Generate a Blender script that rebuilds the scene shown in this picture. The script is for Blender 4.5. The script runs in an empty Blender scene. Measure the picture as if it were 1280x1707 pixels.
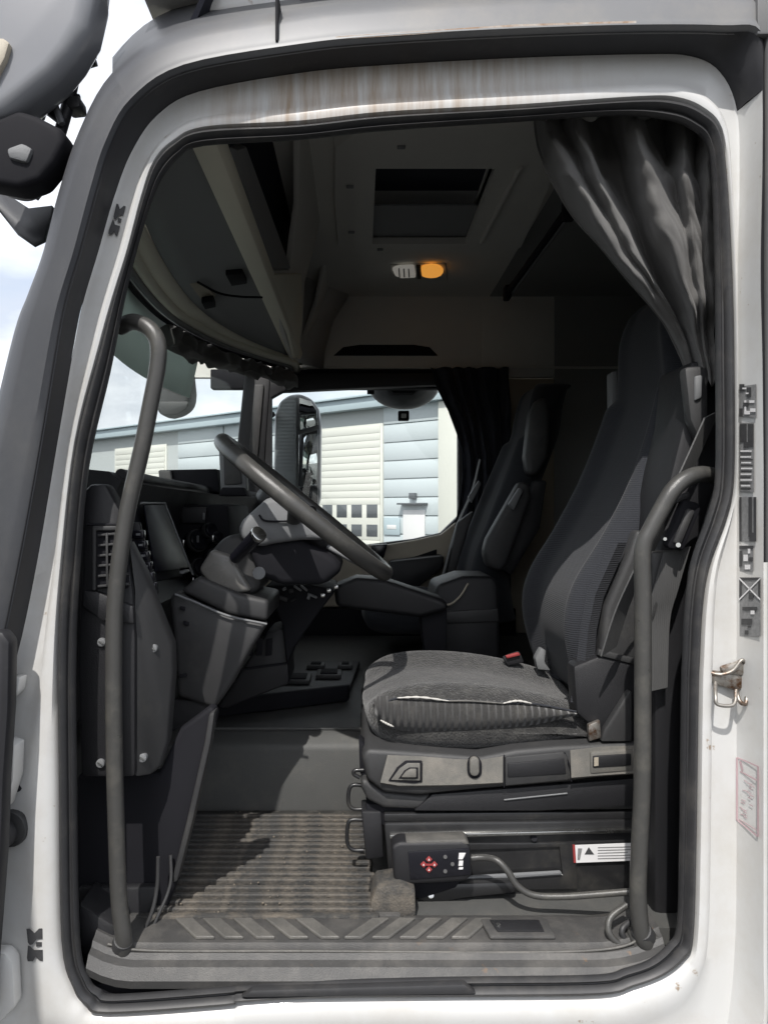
import bpy, bmesh, math, random
from mathutils import Vector, Matrix, noise
random.seed(7)
R = math.radians
sc = bpy.context.scene
COL = sc.collection
# ------------------------------------------------------------------ camera
EYE = 2.05            # eye height above the yard
CD = 1.233            # metres from the lens to the door plane (Y = 0)
cam_d = bpy.data.cameras.new("camera")
cam = bpy.data.objects.new("camera", cam_d); COL.objects.link(cam)
cam.location = (0, -CD, EYE); cam.rotation_euler = (R(90), 0, 0)
cam_d.sensor_fit = 'VERTICAL'; cam_d.sensor_height = 36; cam_d.lens = 26.0
cam_d.shift_x = 40/1707; cam_d.shift_y = 0
cam_d.clip_start = .02; cam_d.clip_end = 3000
sc.camera = cam
# ------------------------------------------------------------------ light
SUN_DIR = Vector((.27, 1.0, -1.43)).normalized()
el = math.asin(-SUN_DIR.z); az = math.atan2(-SUN_DIR.x, -SUN_DIR.y)   # clockwise from +Y
w = bpy.data.worlds.new("World"); sc.world = w; w.use_nodes = True
nt = w.node_tree; nt.nodes.clear()
out = nt.nodes.new('ShaderNodeOutputWorld'); bg = nt.nodes.new('ShaderNodeBackground')
sky = nt.nodes.new('ShaderNodeTexSky'); sky.sky_type = 'NISHITA'; sky.sun_disc = False
sky.sun_elevation = el; sky.sun_rotation = az; sky.dust_density = 2.5
tc = nt.nodes.new('ShaderNodeTexCoord'); mp = nt.nodes.new('ShaderNodeMapping')
mp.inputs['Scale'].default_value = (1, 1, 2.6)
nz = nt.nodes.new('ShaderNodeTexNoise'); nz.inputs['Scale'].default_value = 2.3; nz.inputs['Detail'].default_value = 7
nz.inputs['Roughness'].default_value = .55
cr = nt.nodes.new('ShaderNodeValToRGB')
cr.color_ramp.elements[0].position = .33; cr.color_ramp.elements[0].color = (.55,)*3+(1,)
cr.color_ramp.elements[1].position = .60; cr.color_ramp.elements[1].color = (1,)*4
mx = nt.nodes.new('ShaderNodeMixRGB'); mx.inputs['Color2'].default_value = (6.4, 6.55, 6.8, 1)
L = nt.links.new
L(tc.outputs['Generated'], mp.inputs['Vector']); L(mp.outputs['Vector'], nz.inputs['Vector'])
L(nz.outputs['Fac'], cr.inputs['Fac']); L(cr.outputs['Color'], mx.inputs['Fac'])
n2 = nt.nodes.new('ShaderNodeTexNoise'); n2.inputs['Scale'].default_value = 5; n2.inputs['Detail'].default_value = 6
cm = nt.nodes.new('ShaderNodeValToRGB'); cm.color_ramp.elements[0].position = .38; cm.color_ramp.elements[1].position = .62
cm.color_ramp.elements[0].color = (.58, .60, .64, 1); cm.color_ramp.elements[1].color = (1, 1, 1, 1)
vm = nt.nodes.new('ShaderNodeVectorMath'); vm.operation = 'MULTIPLY'; vm.inputs[1].default_value = (6.4, 6.5, 6.7)
L(mp.outputs['Vector'], n2.inputs['Vector']); L(n2.outputs['Fac'], cm.inputs['Fac']); L(cm.outputs['Color'], vm.inputs[0]); L(vm.outputs[0], mx.inputs['Color2'])
L(sky.outputs['Color'], mx.inputs['Color1']); L(mx.outputs['Color'], bg.inputs['Color'])
bg.inputs['Strength'].default_value = .15
L(bg.outputs['Background'], out.inputs['Surface'])
sl = bpy.data.lights.new("sun", 'SUN'); sl.energy = 2.75; sl.angle = R(.6); sl.color = (1, .965, .92)
so = bpy.data.objects.new("sun", sl); COL.objects.link(so)
so.rotation_euler = SUN_DIR.to_track_quat('-Z', 'Y').to_euler(); so.location = (-3, -8, 12)
sc.view_settings.view_transform = 'Standard'; sc.view_settings.look = 'None'
sc.view_settings.gamma = 1; sc.view_settings.use_curve_mapping = False
sc.view_settings.exposure = .62
sc.render.engine = 'CYCLES'
try:
    sc.cycles.max_bounces = 10; sc.cycles.diffuse_bounces = 6; sc.cycles.glossy_bounces = 5
    sc.cycles.transmission_bounces = 8; sc.cycles.transparent_max_bounces = 12
    sc.cycles.use_denoising = True; sc.cycles.caustics_reflective = False
except Exception: pass

# ------------------------------------------------------------------ materials
def mat(name, col, rough=.5, metal=0, var=.12, vscale=8, bump=.0, bscale=200, dirt=None, dscale=6, dlev=(.5, .7),
        coat=0, stretch=None, spec=.5, rvar=.08, sheen=0, trans=0, alpha=None, wave=None, speck=None, bdist=.002):
    m = bpy.data.materials.new(name); m.use_nodes = True
    n = m.node_tree; p = n.nodes['Principled BSDF']; k = n.links.new
    p.inputs['Metallic'].default_value = metal
    p.inputs['Specular IOR Level'].default_value = spec
    p.inputs['Coat Weight'].default_value = coat; p.inputs['Coat Roughness'].default_value = .08
    p.inputs['Sheen Weight'].default_value = sheen
    p.inputs['Transmission Weight'].default_value = trans
    t = n.nodes.new('ShaderNodeTexCoord'); mpn = n.nodes.new('ShaderNodeMapping')
    mpn.inputs['Scale'].default_value = stretch or (1, 1, 1)
    k(t.outputs['Object'], mpn.inputs['Vector'])
    a = n.nodes.new('ShaderNodeTexNoise'); a.inputs['Scale'].default_value = vscale; a.inputs['Detail'].default_value = 8
    a.inputs['Roughness'].default_value = .62
    k(mpn.outputs['Vector'], a.inputs['Vector'])
    mm = n.nodes.new('ShaderNodeMixRGB'); c = Vector(col)
    mm.inputs['Color1'].default_value = (*(c*(1-var)), 1)
    mm.inputs['Color2'].default_value = (*[min(1, v*(1+var)) for v in c], 1)
    k(a.outputs['Fac'], mm.inputs['Fac']); last = mm.outputs['Color']
    if dirt:
        d = n.nodes.new('ShaderNodeTexNoise'); d.inputs['Scale'].default_value = dscale; d.inputs['Detail'].default_value = 12
        d.inputs['Roughness'].default_value = .72; k(mpn.outputs['Vector'], d.inputs['Vector'])
        r = n.nodes.new('ShaderNodeValToRGB'); r.color_ramp.elements[0].position = dlev[0]; r.color_ramp.elements[1].position = dlev[1]
        k(d.outputs['Fac'], r.inputs['Fac'])
        m2 = n.nodes.new('ShaderNodeMixRGB'); m2.inputs['Color2'].default_value = (*dirt, 1)
        k(r.outputs['Color'], m2.inputs['Fac']); k(last, m2.inputs['Color1']); last = m2.outputs['Color']
    if speck:
        sc_, lo, sca = speck
        d = n.nodes.new('ShaderNodeTexNoise'); d.inputs['Scale'].default_value = sca; d.inputs['Detail'].default_value = 5
        d.inputs['Roughness'].default_value = .7; k(t.outputs['Object'], d.inputs['Vector'])
        r = n.nodes.new('ShaderNodeValToRGB'); r.color_ramp.elements[0].position = lo; r.color_ramp.elements[1].position = lo+.06
        e2 = n.nodes.new('ShaderNodeTexNoise'); e2.inputs['Scale'].default_value = 2.2; k(t.outputs['Object'], e2.inputs['Vector'])
        r2 = n.nodes.new('ShaderNodeValToRGB'); r2.color_ramp.elements[0].position = .46; r2.color_ramp.elements[1].position = .62
        k(e2.outputs['Fac'], r2.inputs['Fac']); mu = n.nodes.new('ShaderNodeMath'); mu.operation = 'MULTIPLY'
        k(d.outputs['Fac'], r.inputs['Fac']); k(r.outputs['Color'], mu.inputs[0]); k(r2.outputs['Color'], mu.inputs[1])
        m3 = n.nodes.new('ShaderNodeMixRGB'); m3.inputs['Color2'].default_value = (*sc_, 1)
        k(mu.outputs[0], m3.inputs['Fac']); k(last, m3.inputs['Color1']); last = m3.outputs['Color']
    k(last, p.inputs['Base Color'])
    rr = n.nodes.new('ShaderNodeMapRange'); rr.inputs['To Min'].default_value = max(0, rough-rvar); rr.inputs['To Max'].default_value = min(1, rough+rvar)
    k(a.outputs['Fac'], rr.inputs['Value']); k(rr.outputs['Result'], p.inputs['Roughness'])
    if bump:
        if wave:
            b = n.nodes.new('ShaderNodeTexWave'); b.bands_direction = wave; b.inputs['Scale'].default_value = bscale; b.inputs['Distortion'].default_value = .6
            k(t.outputs['Object'], b.inputs['Vector'])
        else:
            b = n.nodes.new('ShaderNodeTexNoise'); b.inputs['Scale'].default_value = bscale; b.inputs['Detail'].default_value = 3
            k(t.outputs['Object'], b.inputs['Vector'])
        bb = n.nodes.new('ShaderNodeBump'); bb.inputs['Strength'].default_value = bump; bb.inputs['Distance'].default_value = bdist
        k(b.outputs['Fac'], bb.inputs['Height']); k(bb.outputs['Normal'], p.inputs['Normal'])
    return m
M = {}
M['white'] = mat('white_paint', (.62, .62, .61), .32, var=.03, vscale=5, coat=.3, dirt=(.50, .47, .42), dscale=3.5, dlev=(.46, .85), speck=((.30, .22, .15), .66, 30))
M['white_dirty'] = mat('streaked_white_paint', (.62, .62, .61), .38, var=.03, vscale=5, coat=.2, dirt=(.50, .47, .42), dscale=3.5, dlev=(.46, .85), speck=((.30, .22, .15), .66, 30))
def streaks():
    n = M['white_dirty'].node_tree; p = n.nodes['Principled BSDF']; src = p.inputs['Base Color'].links[0].from_socket; k = n.links.new
    t = n.nodes.new('ShaderNodeTexCoord'); m = n.nodes.new('ShaderNodeMapping'); m.inputs['Scale'].default_value = (18, 1, 1.3)
    a = n.nodes.new('ShaderNodeTexNoise'); a.inputs['Scale'].default_value = 4; a.inputs['Detail'].default_value = 9; a.inputs['Roughness'].default_value = .65
    r = n.nodes.new('ShaderNodeValToRGB'); r.color_ramp.elements[0].position = .36; r.color_ramp.elements[1].position = .72
    sx = n.nodes.new('ShaderNodeSeparateXYZ'); k(t.outputs['Object'], m.inputs[0]); k(m.outputs[0], a.inputs['Vector']); k(a.outputs['Fac'], r.inputs['Fac'])
    k(t.outputs['Object'], sx.inputs[0])
    u = n.nodes.new('ShaderNodeMapRange'); u.interpolation_type = 'SMOOTHSTEP'; u.inputs['From Min'].default_value = -.34; u.inputs['From Max'].default_value = -.12
    v = n.nodes.new('ShaderNodeMapRange'); v.interpolation_type = 'SMOOTHSTEP'; v.inputs['From Min'].default_value = .46; v.inputs['From Max'].default_value = .12
    k(sx.outputs['X'], u.inputs['Value']); k(sx.outputs['X'], v.inputs['Value'])
    q = n.nodes.new('ShaderNodeMath'); q.operation = 'MULTIPLY'; w_ = n.nodes.new('ShaderNodeMath'); w_.operation = 'MULTIPLY'
    k(u.outputs[0], q.inputs[0]); k(v.outputs[0], q.inputs[1]); k(q.outputs[0], w_.inputs[0]); k(r.outputs['Color'], w_.inputs[1])
    mx_ = n.nodes.new('ShaderNodeMixRGB'); mx_.inputs['Color2'].default_value = (.36, .27, .19, 1)
    k(w_.outputs[0], mx_.inputs['Fac']); k(src, mx_.inputs['Color1']); k(mx_.outputs[0], p.inputs['Base Color'])
streaks()
M['pillar'] = mat('dark_grey_trim', (.05, .052, .058), .5, var=.15, vscale=6, bump=.15, bscale=900, dirt=(.08, .08, .08), dscale=5, dlev=(.5, .9))
M['silver'] = mat('silver_grey_paint', (.15, .153, .16), .45, var=.06, vscale=4, dirt=(.21, .20, .185), dlev=(.45, .8))
M['railmix'] = mat('shaded_roof_rail_grey', (.15, .153, .16), .45, var=.06, vscale=4, dirt=(.21, .20, .185), dlev=(.45, .8))
def railmix():                      # pillar grey fades into rail grey, smooth shading painted into the colour
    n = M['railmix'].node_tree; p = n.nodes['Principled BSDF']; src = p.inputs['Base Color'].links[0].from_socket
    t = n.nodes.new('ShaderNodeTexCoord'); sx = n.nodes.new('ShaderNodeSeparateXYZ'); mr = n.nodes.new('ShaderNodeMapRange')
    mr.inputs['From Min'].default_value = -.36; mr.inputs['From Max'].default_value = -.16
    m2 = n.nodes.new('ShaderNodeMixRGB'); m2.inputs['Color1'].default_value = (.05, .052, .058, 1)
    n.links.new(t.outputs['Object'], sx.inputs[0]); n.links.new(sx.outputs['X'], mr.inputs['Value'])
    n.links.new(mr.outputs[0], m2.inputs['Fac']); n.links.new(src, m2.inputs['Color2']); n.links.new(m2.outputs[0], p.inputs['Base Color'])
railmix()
M['visor'] = mat('pale_visor_fabric', (.42, .46, .44), .7, var=.06, vscale=10)
M['rubber'] = mat('black_rubber', (.018, .018, .021), .55, var=.2, vscale=30, dirt=(.06, .058, .055), dscale=12, dlev=(.55, .9))
M['seal'] = mat('door_seal_rubber', (.035, .035, .037), .5, var=.25, vscale=20, dirt=(.09, .085, .078), dscale=9, dlev=(.5, .85))
M['bar'] = mat('grab_bar_plastic', (.062, .061, .058), .30, var=.15, vscale=25, bump=.2, bscale=1200, dirt=(.12, .115, .10), dscale=14, dlev=(.5, .8))
M['dash'] = mat('dash_plastic', (.040, .040, .041), .52, var=.15, vscale=12, bump=.5, bscale=900, dirt=(.085, .082, .075), dscale=8, dlev=(.52, .85), bdist=.001)
M['shroudlight'] = mat('highlight_grey_plastic', (.16, .155, .145), .28, var=.1, vscale=12)
M['dash_dk'] = mat('dark_dash_plastic', (.016, .016, .018), .5, var=.15, vscale=12, bump=.4, bscale=900)
M['dash_lt'] = mat('light_dash_plastic', (.18, .185, .19), .5, var=.1, vscale=10, bump=.5, bscale=900)
M['gloss'] = mat('glossy_black', (.01, .01, .014), .22, var=.05)
M['screen'] = mat('screen_glass', (.006, .006, .010), .35, var=.05, spec=.05)
M['chrome'] = mat('bright_metal', (.62, .62, .6), .25, metal=1, var=.1, vscale=40)
M['steel'] = mat('rusty_steel', (.35, .33, .30), .45, metal=.8, var=.25, vscale=60, dirt=(.12, .06, .03), dscale=40, dlev=(.45, .6))
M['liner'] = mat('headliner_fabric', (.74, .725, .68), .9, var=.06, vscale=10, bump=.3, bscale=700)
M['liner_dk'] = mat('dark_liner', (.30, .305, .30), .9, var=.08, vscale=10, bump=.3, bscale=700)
M['beige'] = mat('beige_trim', (.92, .89, .75), .6, var=.05, vscale=8, bump=.2, bscale=900)
M['greyp'] = mat('grey_console', (.26, .265, .27), .6, var=.08, vscale=8, bump=.3, bscale=900)
M['black'] = mat('matt_black', (.012, .012, .015), .75, var=.2, vscale=10, spec=.2)
M['navy'] = mat('dark_pocket', (.012, .013, .022), .8, var=.2, vscale=10)
M['metal_blk'] = mat('black_painted_steel', (.020, .020, .021), .35, var=.2, vscale=20, dirt=(.075, .07, .06), dscale=9, dlev=(.55, .85), coat=.2)
M['seatside'] = mat('sunlit_dusty_seat_plastic', (.15, .145, .132), .5, var=.15, vscale=25, bump=.4, bscale=700, dirt=(.25, .23, .20), dscale=16, dlev=(.44, .74))  # light tone includes the sunlight on the seat's side band
M['fabric'] = mat('worn_seat_fabric', (.026, .0255, .025), .95, var=.55, vscale=220, bump=1, bscale=210, dirt=(.072, .070, .065), dscale=40, dlev=(.46, .72), sheen=.3, bdist=.005)
M['fabric_rib'] = mat('ribbed_seat_fabric', (.036, .035, .034), .95, var=.5, vscale=300, bump=1.0, bscale=22, wave='X', dirt=(.10, .095, .085), dscale=30, dlev=(.5, .8), sheen=.3, bdist=.007)
M['fabric_dk'] = mat('dark_seat_fabric', (.024, .026, .032), .95, var=.4, vscale=300, bump=.35, bscale=70, wave='Z', sheen=.1)
M['pale'] = mat('worn_piping', (.50, .485, .45), .6, var=.1, vscale=60)
M['belt'] = mat('seat_belt_webbing', (.10, .10, .10), .7, var=.1, vscale=40, bump=.15, bscale=80, wave='X')
M['curtain'] = mat('grey_curtain_cloth', (.105, .102, .098), .85, var=.1, vscale=30, bump=.3, bscale=900, sheen=.2)
M['curtain_dk'] = mat('navy_curtain_cloth', (.018, .02, .03), .9, var=.1, vscale=30, sheen=.1)
M['mat'] = mat('dirty_rubber_mat', (.050, .049, .047), .75, var=.35, vscale=45, bump=.8, bscale=260, dirt=(.185, .158, .125), dscale=14, dlev=(.46, .72))
def translucent(key, f, col):
    n = M[key].node_tree; p = n.nodes['Principled BSDF']; o = [q for q in n.nodes if q.type == 'OUTPUT_MATERIAL'][0]
    tr = n.nodes.new('ShaderNodeBsdfTranslucent'); tr.inputs['Color'].default_value = (*col, 1); mi = n.nodes.new('ShaderNodeMixShader'); mi.inputs[0].default_value = f
    n.links.new(p.outputs[0], mi.inputs[1]); n.links.new(tr.outputs[0], mi.inputs[2]); n.links.new(mi.outputs[0], o.inputs['Surface'])
translucent('visor', .6, (.62, .68, .64))
M['rust'] = mat('brown_weathered_edge', (.30, .19, .12), .7, var=.4, vscale=60, dirt=(.45, .42, .38), dscale=25, dlev=(.42, .6))
M['matbase'] = mat('mat_groove_rubber', (.028, .027, .025), .85, var=.3, vscale=45, dirt=(.13, .12, .105), dscale=11, dlev=(.50, .72))
M['vinyl'] = mat('grey_floor_vinyl', (.085, .086, .083), .6, var=.12, vscale=15, bump=.4, bscale=800, dirt=(.125, .12, .108), dscale=10, dlev=(.5, .8))
M['sill'] = mat('grey_step_plastic', (.062, .061, .060), .5, var=.18, vscale=20, bump=.4, bscale=600, dirt=(.135, .128, .118), dscale=11, dlev=(.46, .78), speck=((.22, .12, .05), .63, 26))
M['sill_lt'] = mat('scuffed_step_ribs', (.10, .097, .09), .5, var=.2, vscale=30, bump=.5, bscale=400, dirt=(.17, .16, .145), dscale=14, dlev=(.45, .75))
M['red'] = mat('red_plastic', (.30, .045, .045), .4, var=.1)
M['labelw'] = mat('white_label', (.75, .74, .74), .45, var=.04)
M['ink'] = mat('dark_print', (.05, .05, .052), .6, var=.5, vscale=120)
M['ink2'] = mat('grey_print', (.22, .22, .22), .6, var=.5, vscale=160)
M['pinkline'] = mat('pink_print', (.50, .36, .38), .6, var=.2, vscale=80)
M['lampclear'] = mat('clear_lamp_lens', (.85, .85, .82), .2, var=.1, vscale=60)
M['tan'] = mat('tan_trim', (.42, .375, .30), .55, var=.08, vscale=8, bump=.3, bscale=900)
M['mirror'] = mat('mirror_glass', (.85, .87, .88), .02, metal=1, var=0, rvar=0)
M['mirrorcover'] = mat('grey_mirror_cover', (.22, .225, .24), .3, var=.05, vscale=6, coat=.4)
M['mirrorback'] = mat('ribbed_mirror_back', (.26, .28, .29), .5, var=.12, vscale=10, bump=.8, bscale=45, wave='Z')
M['asphalt'] = mat('yard_asphalt', (.06, .06, .058), .9, var=.25, vscale=2, bump=.5, bscale=60, dirt=(.10, .098, .09), dscale=.4)
M['clad'] = mat('pale_blue_cladding', (.58, .635, .655), .5, var=.05, vscale=.6)
M['clad_grey'] = mat('grey_cladding', (.50, .53, .53), .55, var=.05, vscale=.6)
M['rollwhite'] = mat('white_door_slats', (.70, .70, .64), .55, var=.05, vscale=.8)
M['fascia'] = mat('blue_fascia', (.46, .55, .59), .5, var=.06, vscale=.6)
M['winpane'] = mat('dark_door_glass', (.10, .11, .12), .15, var=.2, vscale=2)
M['roof'] = mat('grey_roof_sheet', (.30, .32, .33), .6, var=.08, vscale=.5)
M['leaf'] = mat('yard_leaf', (.08, .11, .04), .7, var=.4, vscale=4)
M['trunk'] = mat('bark', (.10, .08, .06), .9, var=.3, vscale=8)
M['orange'] = mat('orange_lens', (.85, .38, .06), .3, var=.05)
p = M['orange'].node_tree.nodes['Principled BSDF']
p.inputs['Emission Color'].default_value = (1, .42, .07, 1); p.inputs['Emission Strength'].default_value = .4
p = M['lampclear'].node_tree.nodes['Principled BSDF']
p.inputs['Emission Color'].default_value = (1, .95, .85, 1); p.inputs['Emission Strength'].default_value = .10
def glass(name, tint=(.95, .97, .96), rough=.0):
    m = bpy.data.materials.new(name); m.use_nodes = True; n = m.node_tree; n.nodes.clear()
    o = n.nodes.new('ShaderNodeOutputMaterial'); mixn = n.nodes.new('ShaderNodeMixShader')
    lw = n.nodes.new('ShaderNodeLayerWeight'); lw.inputs['Blend'].default_value = .5
    pw = n.nodes.new('ShaderNodeMath'); pw.operation = 'POWER'; pw.inputs[1].default_value = 5
    fr = n.nodes.new('ShaderNodeMath'); fr.operation = 'MULTIPLY_ADD'; fr.inputs[1].default_value = .22; fr.inputs[2].default_value = .03
    n.links.new(lw.outputs['Facing'], pw.inputs[0]); n.links.new(pw.outputs[0], fr.inputs[0])
    tr = n.nodes.new('ShaderNodeBsdfTransparent'); tr.inputs['Color'].default_value = (*tint, 1)
    gl = n.nodes.new('ShaderNodeBsdfGlossy'); gl.inputs['Roughness'].default_value = rough
    n.links.new(fr.outputs[0], mixn.inputs[0]); n.links.new(tr.outputs[0], mixn.inputs[1]); n.links.new(gl.outputs[0], mixn.inputs[2])
    n.links.new(mixn.outputs[0], o.inputs['Surface']); return m
M['glass'] = glass('window_glass')
M['tint'] = glass('tinted_band', (.35, .42, .40))

# ------------------------------------------------------------------ helpers
def W(px, py, Y):
    d = Y+CD
    return Vector(((px-600)*d/1233, Y, EYE+(853-py)*d/1233))
def V(x, Y, z):                    # z measured from the eye line
    return Vector((x, Y, EYE+z))
class Thing:
    def __init__(s, name, label, cat, loc=(0, 0, 0), group=None):
        o = bpy.data.objects.new(name, None); COL.objects.link(o); o.empty_display_size = .1
        o.location = loc; o['label'] = label; o['category'] = cat
        if group: o['group'] = group
        s.o = o; s.loc = Vector(loc)
def org(parent):
    if parent is None: return Vector((0, 0, 0)), None
    if isinstance(parent, Thing): return parent.loc, parent.o
    q = parent; 
    while q.parent: q = q.parent
    return Vector(q.location), parent
def link(name, me, m, parent=None, **props):
    me.materials.append(M[m] if isinstance(m, str) else m)
    o = bpy.data.objects.new(name, me); COL.objects.link(o)
    if parent is not None:
        o.parent = parent.o if isinstance(parent, Thing) else parent
    for k_, v_ in props.items(): o[k_] = v_
    return o
def fin(bm, name, m, parent, smooth=True, ang=35, bev=0, seg=2, **props):
    base, _ = org(parent)
    bmesh.ops.remove_doubles(bm, verts=bm.verts, dist=1e-6)
    bmesh.ops.recalc_face_normals(bm, faces=bm.faces)
    if bev:
        es = [e for e in bm.edges if len(e.link_faces) == 2 and e.calc_face_angle(0) > R(28)]
        try: bmesh.ops.bevel(bm, geom=es, offset=bev, offset_type='OFFSET', segments=seg, profile=.5, affect='EDGES', clamp_overlap=True)
        except Exception: pass
    for v in bm.verts: v.co -= base
    me = bpy.data.meshes.new(name); bm.to_mesh(me); bm.free()
    if smooth:
        for pl in me.polygons: pl.use_smooth = True
        me.set_sharp_from_angle(angle=R(ang))
    return link(name, me, m, parent, **props)
def add_ext(bm, pts, vec):
    vec = Vector(vec)
    a = [bm.verts.new(p_) for p_ in pts]; b = [bm.verts.new(Vector(p_)+vec) for p_ in pts]
    n = len(pts); bm.faces.new(a); bm.faces.new(b[::-1])
    for i in range(n): bm.faces.new((a[i], b[i], b[(i+1) % n], a[(i+1) % n]))
def ext(name, pts, vec, m, parent, bev=.003, seg=2, **k):
    bm = bmesh.new(); add_ext(bm, [Vector(p_) for p_ in pts], Vector(vec)); return fin(bm, name, m, parent, bev=bev, seg=seg, **k)
def prism(name, px, Y0, Y1, m, parent, bev=.003, seg=2, **k):     # outline standing at depth Y0, body going back to Y1
    return ext(name, [W(a, b, Y0) for a, b in px], (0, Y1-Y0, 0), m, parent, bev, seg, **k)
def box(name, c, s, m, parent, bev=.003, rot=None, seg=2, **k):
    bm = bmesh.new(); bmesh.ops.create_cube(bm, size=1)
    T = Matrix.Translation(Vector(c)) @ (rot.to_4x4() if rot else Matrix.Identity(4)) @ Matrix.Diagonal((*s, 1))
    bmesh.ops.transform(bm, matrix=T, verts=bm.verts)
    return fin(bm, name, m, parent, bev=bev, seg=seg, **k)
def cat(pts, n=8, closed=False):
    pts = [Vector(p_) for p_ in pts]; N = len(pts); res = []
    rng = range(N) if closed else range(N-1)
    for i in rng:
        p0 = pts[(i-1) % N] if closed or i > 0 else pts[0]*2-pts[1]
        p1 = pts[i]; p2 = pts[(i+1) % N]
        p3 = pts[(i+2) % N] if closed or i+2 < N else pts[-1]*2-pts[-2]
        for j in range(n):
            t = j/n
            res.append(.5*((2*p1)+(p2-p0)*t+(2*p0-5*p1+4*p2-p3)*t*t+(3*p1-p0-3*p2+p3)*t**3))
    if not closed: res.append(pts[-1])
    return res
def add_tube(bm, path, rad, seg=12, caps=True, flat=None):
    n = len(path); rings = []; up = None
    for i, p_ in enumerate(path):
        t = (path[min(i+1, n-1)]-path[max(i-1, 0)]).normalized()
        if up is None:
            up = Vector((0, 0, 1)) if abs(t.z) < .9 else Vector((0, 1, 0))
        s_ = t.cross(up).normalized(); up = s_.cross(t).normalized()
        r = rad[i] if isinstance(rad, (list, tuple)) else rad
        rings.append([bm.verts.new(p_+(s_*math.cos(a)+up*math.sin(a)*(flat or 1))*r) for a in [2*math.pi*j/seg for j in range(seg)]])
    for i in range(n-1):
        for j in range(seg):
            bm.faces.new((rings[i][j], rings[i][(j+1) % seg], rings[i+1][(j+1) % seg], rings[i+1][j]))
    if caps: bm.faces.new(rings[0][::-1]); bm.faces.new(rings[-1])
def tube(name, pts, rad, m, parent, seg=12, n=8, smooth=True, flat=None, **k):
    bm = bmesh.new(); path = cat(pts, n) if smooth else [Vector(p_) for p_ in pts]
    add_tube(bm, path, rad, seg, flat=flat); return fin(bm, name, m, parent, ang=50, **k)
def cyl(name, a, b, r, m, parent, seg=20, r2=None, bev=0, **k):
    bm = bmesh.new(); add_tube(bm, [Vector(a), Vector(b)], [r, r2 or r], seg); return fin(bm, name, m, parent, bev=bev, **k)
def loft(name, rings, m, parent, closed=True, caps=True, sub=0, ang=60, **k):
    bm = bmesh.new(); vs = [[bm.verts.new(p_) for p_ in r] for r in rings]; n = len(vs[0])
    for i in range(len(vs)-1):
        for j in range(n if closed else n-1):
            q = (vs[i][j], vs[i][(j+1) % n], vs[i+1][(j+1) % n], vs[i+1][j])
            try: bm.faces.new(q)
            except Exception: pass
    if caps and closed: bm.faces.new(vs[0][::-1]); bm.faces.new(vs[-1])
    o = fin(bm, name, m, parent, ang=ang, **k)
    if sub:
        md = o.modifiers.new('subsurf', 'SUBSURF'); md.levels = sub; md.render_levels = sub
    return o
def sheet(name, grid, m, parent, thick=0, **k):
    bm = bmesh.new(); vs = [[bm.verts.new(p_) for p_ in r] for r in grid]
    for i in range(len(vs)-1):
        for j in range(len(vs[0])-1): bm.faces.new((vs[i][j], vs[i][j+1], vs[i+1][j+1], vs[i+1][j]))
    o = fin(bm, name, m, parent, ang=60, **k)
    if thick:
        md = o.modifiers.new('solid', 'SOLIDIFY'); md.thickness = thick; md.offset = 0
    return o
def ribbon(name, pts, wdt, wdir, th, m, parent, n=8, **k):         # flat strap
    path = cat(pts, n); wd = Vector(wdir).normalized(); g = []
    bm = bmesh.new(); rings = []
    for i, p_ in enumerate(path):
        t = (path[min(i+1, len(path)-1)]-path[max(i-1, 0)]).normalized(); nn = t.cross(wd).normalized()
        a = wd*wdt/2; b = nn*th/2
        rings.append([bm.verts.new(q) for q in (p_-a-b, p_+a-b, p_+a+b, p_-a+b)])
    for i in range(len(rings)-1):
        for j in range(4): bm.faces.new((rings[i][j], rings[i][(j+1) % 4], rings[i+1][(j+1) % 4], rings[i+1][j]))
    bm.faces.new(rings[0][::-1]); bm.faces.new(rings[-1])
    return fin(bm, name, m, parent, ang=40, **k)

# ================================================================== YARD
def struct(o): o['kind'] = 'structure'; return o
bm = bmesh.new(); bmesh.ops.create_grid(bm, x_segments=2, y_segments=2, size=900)
struct(fin(bm, 'ground', 'asphalt', None))

# industrial building across the yard (long wall running away to the front-left)
Bo = Vector((0.6, 25.0, 0)); Bd = Vector((-1500, 1233, 0)).normalized(); Bn = Vector((Bd.y, -Bd.x, 0)) * -1
if Bn.y > 0: Bn = -Bn               # outward, towards the truck
def B(u, v, out_=0.0):              # u metres along the wall to the left, v height above ground
    return Bo+Bd*u+Bn*out_+Vector((0, 0, v))
bld = Thing('industrial_unit', 'pale industrial unit with blue roof fascia seen across the yard through the far windows', 'building', B(0, 0))
def bpan(name, u0, u1, v0, v1, o0, o1, m, parent=bld, bev=.01, **k):
    pts = [B(u0, v0, o0), B(u1, v0, o0), B(u1, v1, o0), B(u0, v1, o0)]
    return ext(name, pts, Bn*(o1-o0), m, parent, bev=bev, **k)
bpan('wall', -40, 60, 0, 5.9, -12, -.12, 'clad_grey', bev=0)
bpan('roof', -40.3, 60.3, 6.16, 6.26, -12.2, .1, 'roof')
bpan('fascia', -40, 60, 5.74, 6.12, -.118, .3, 'fascia')
bpan('gutter', -40, 60, 6.13, 6.2, .12, .42, 'fascia')
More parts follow.
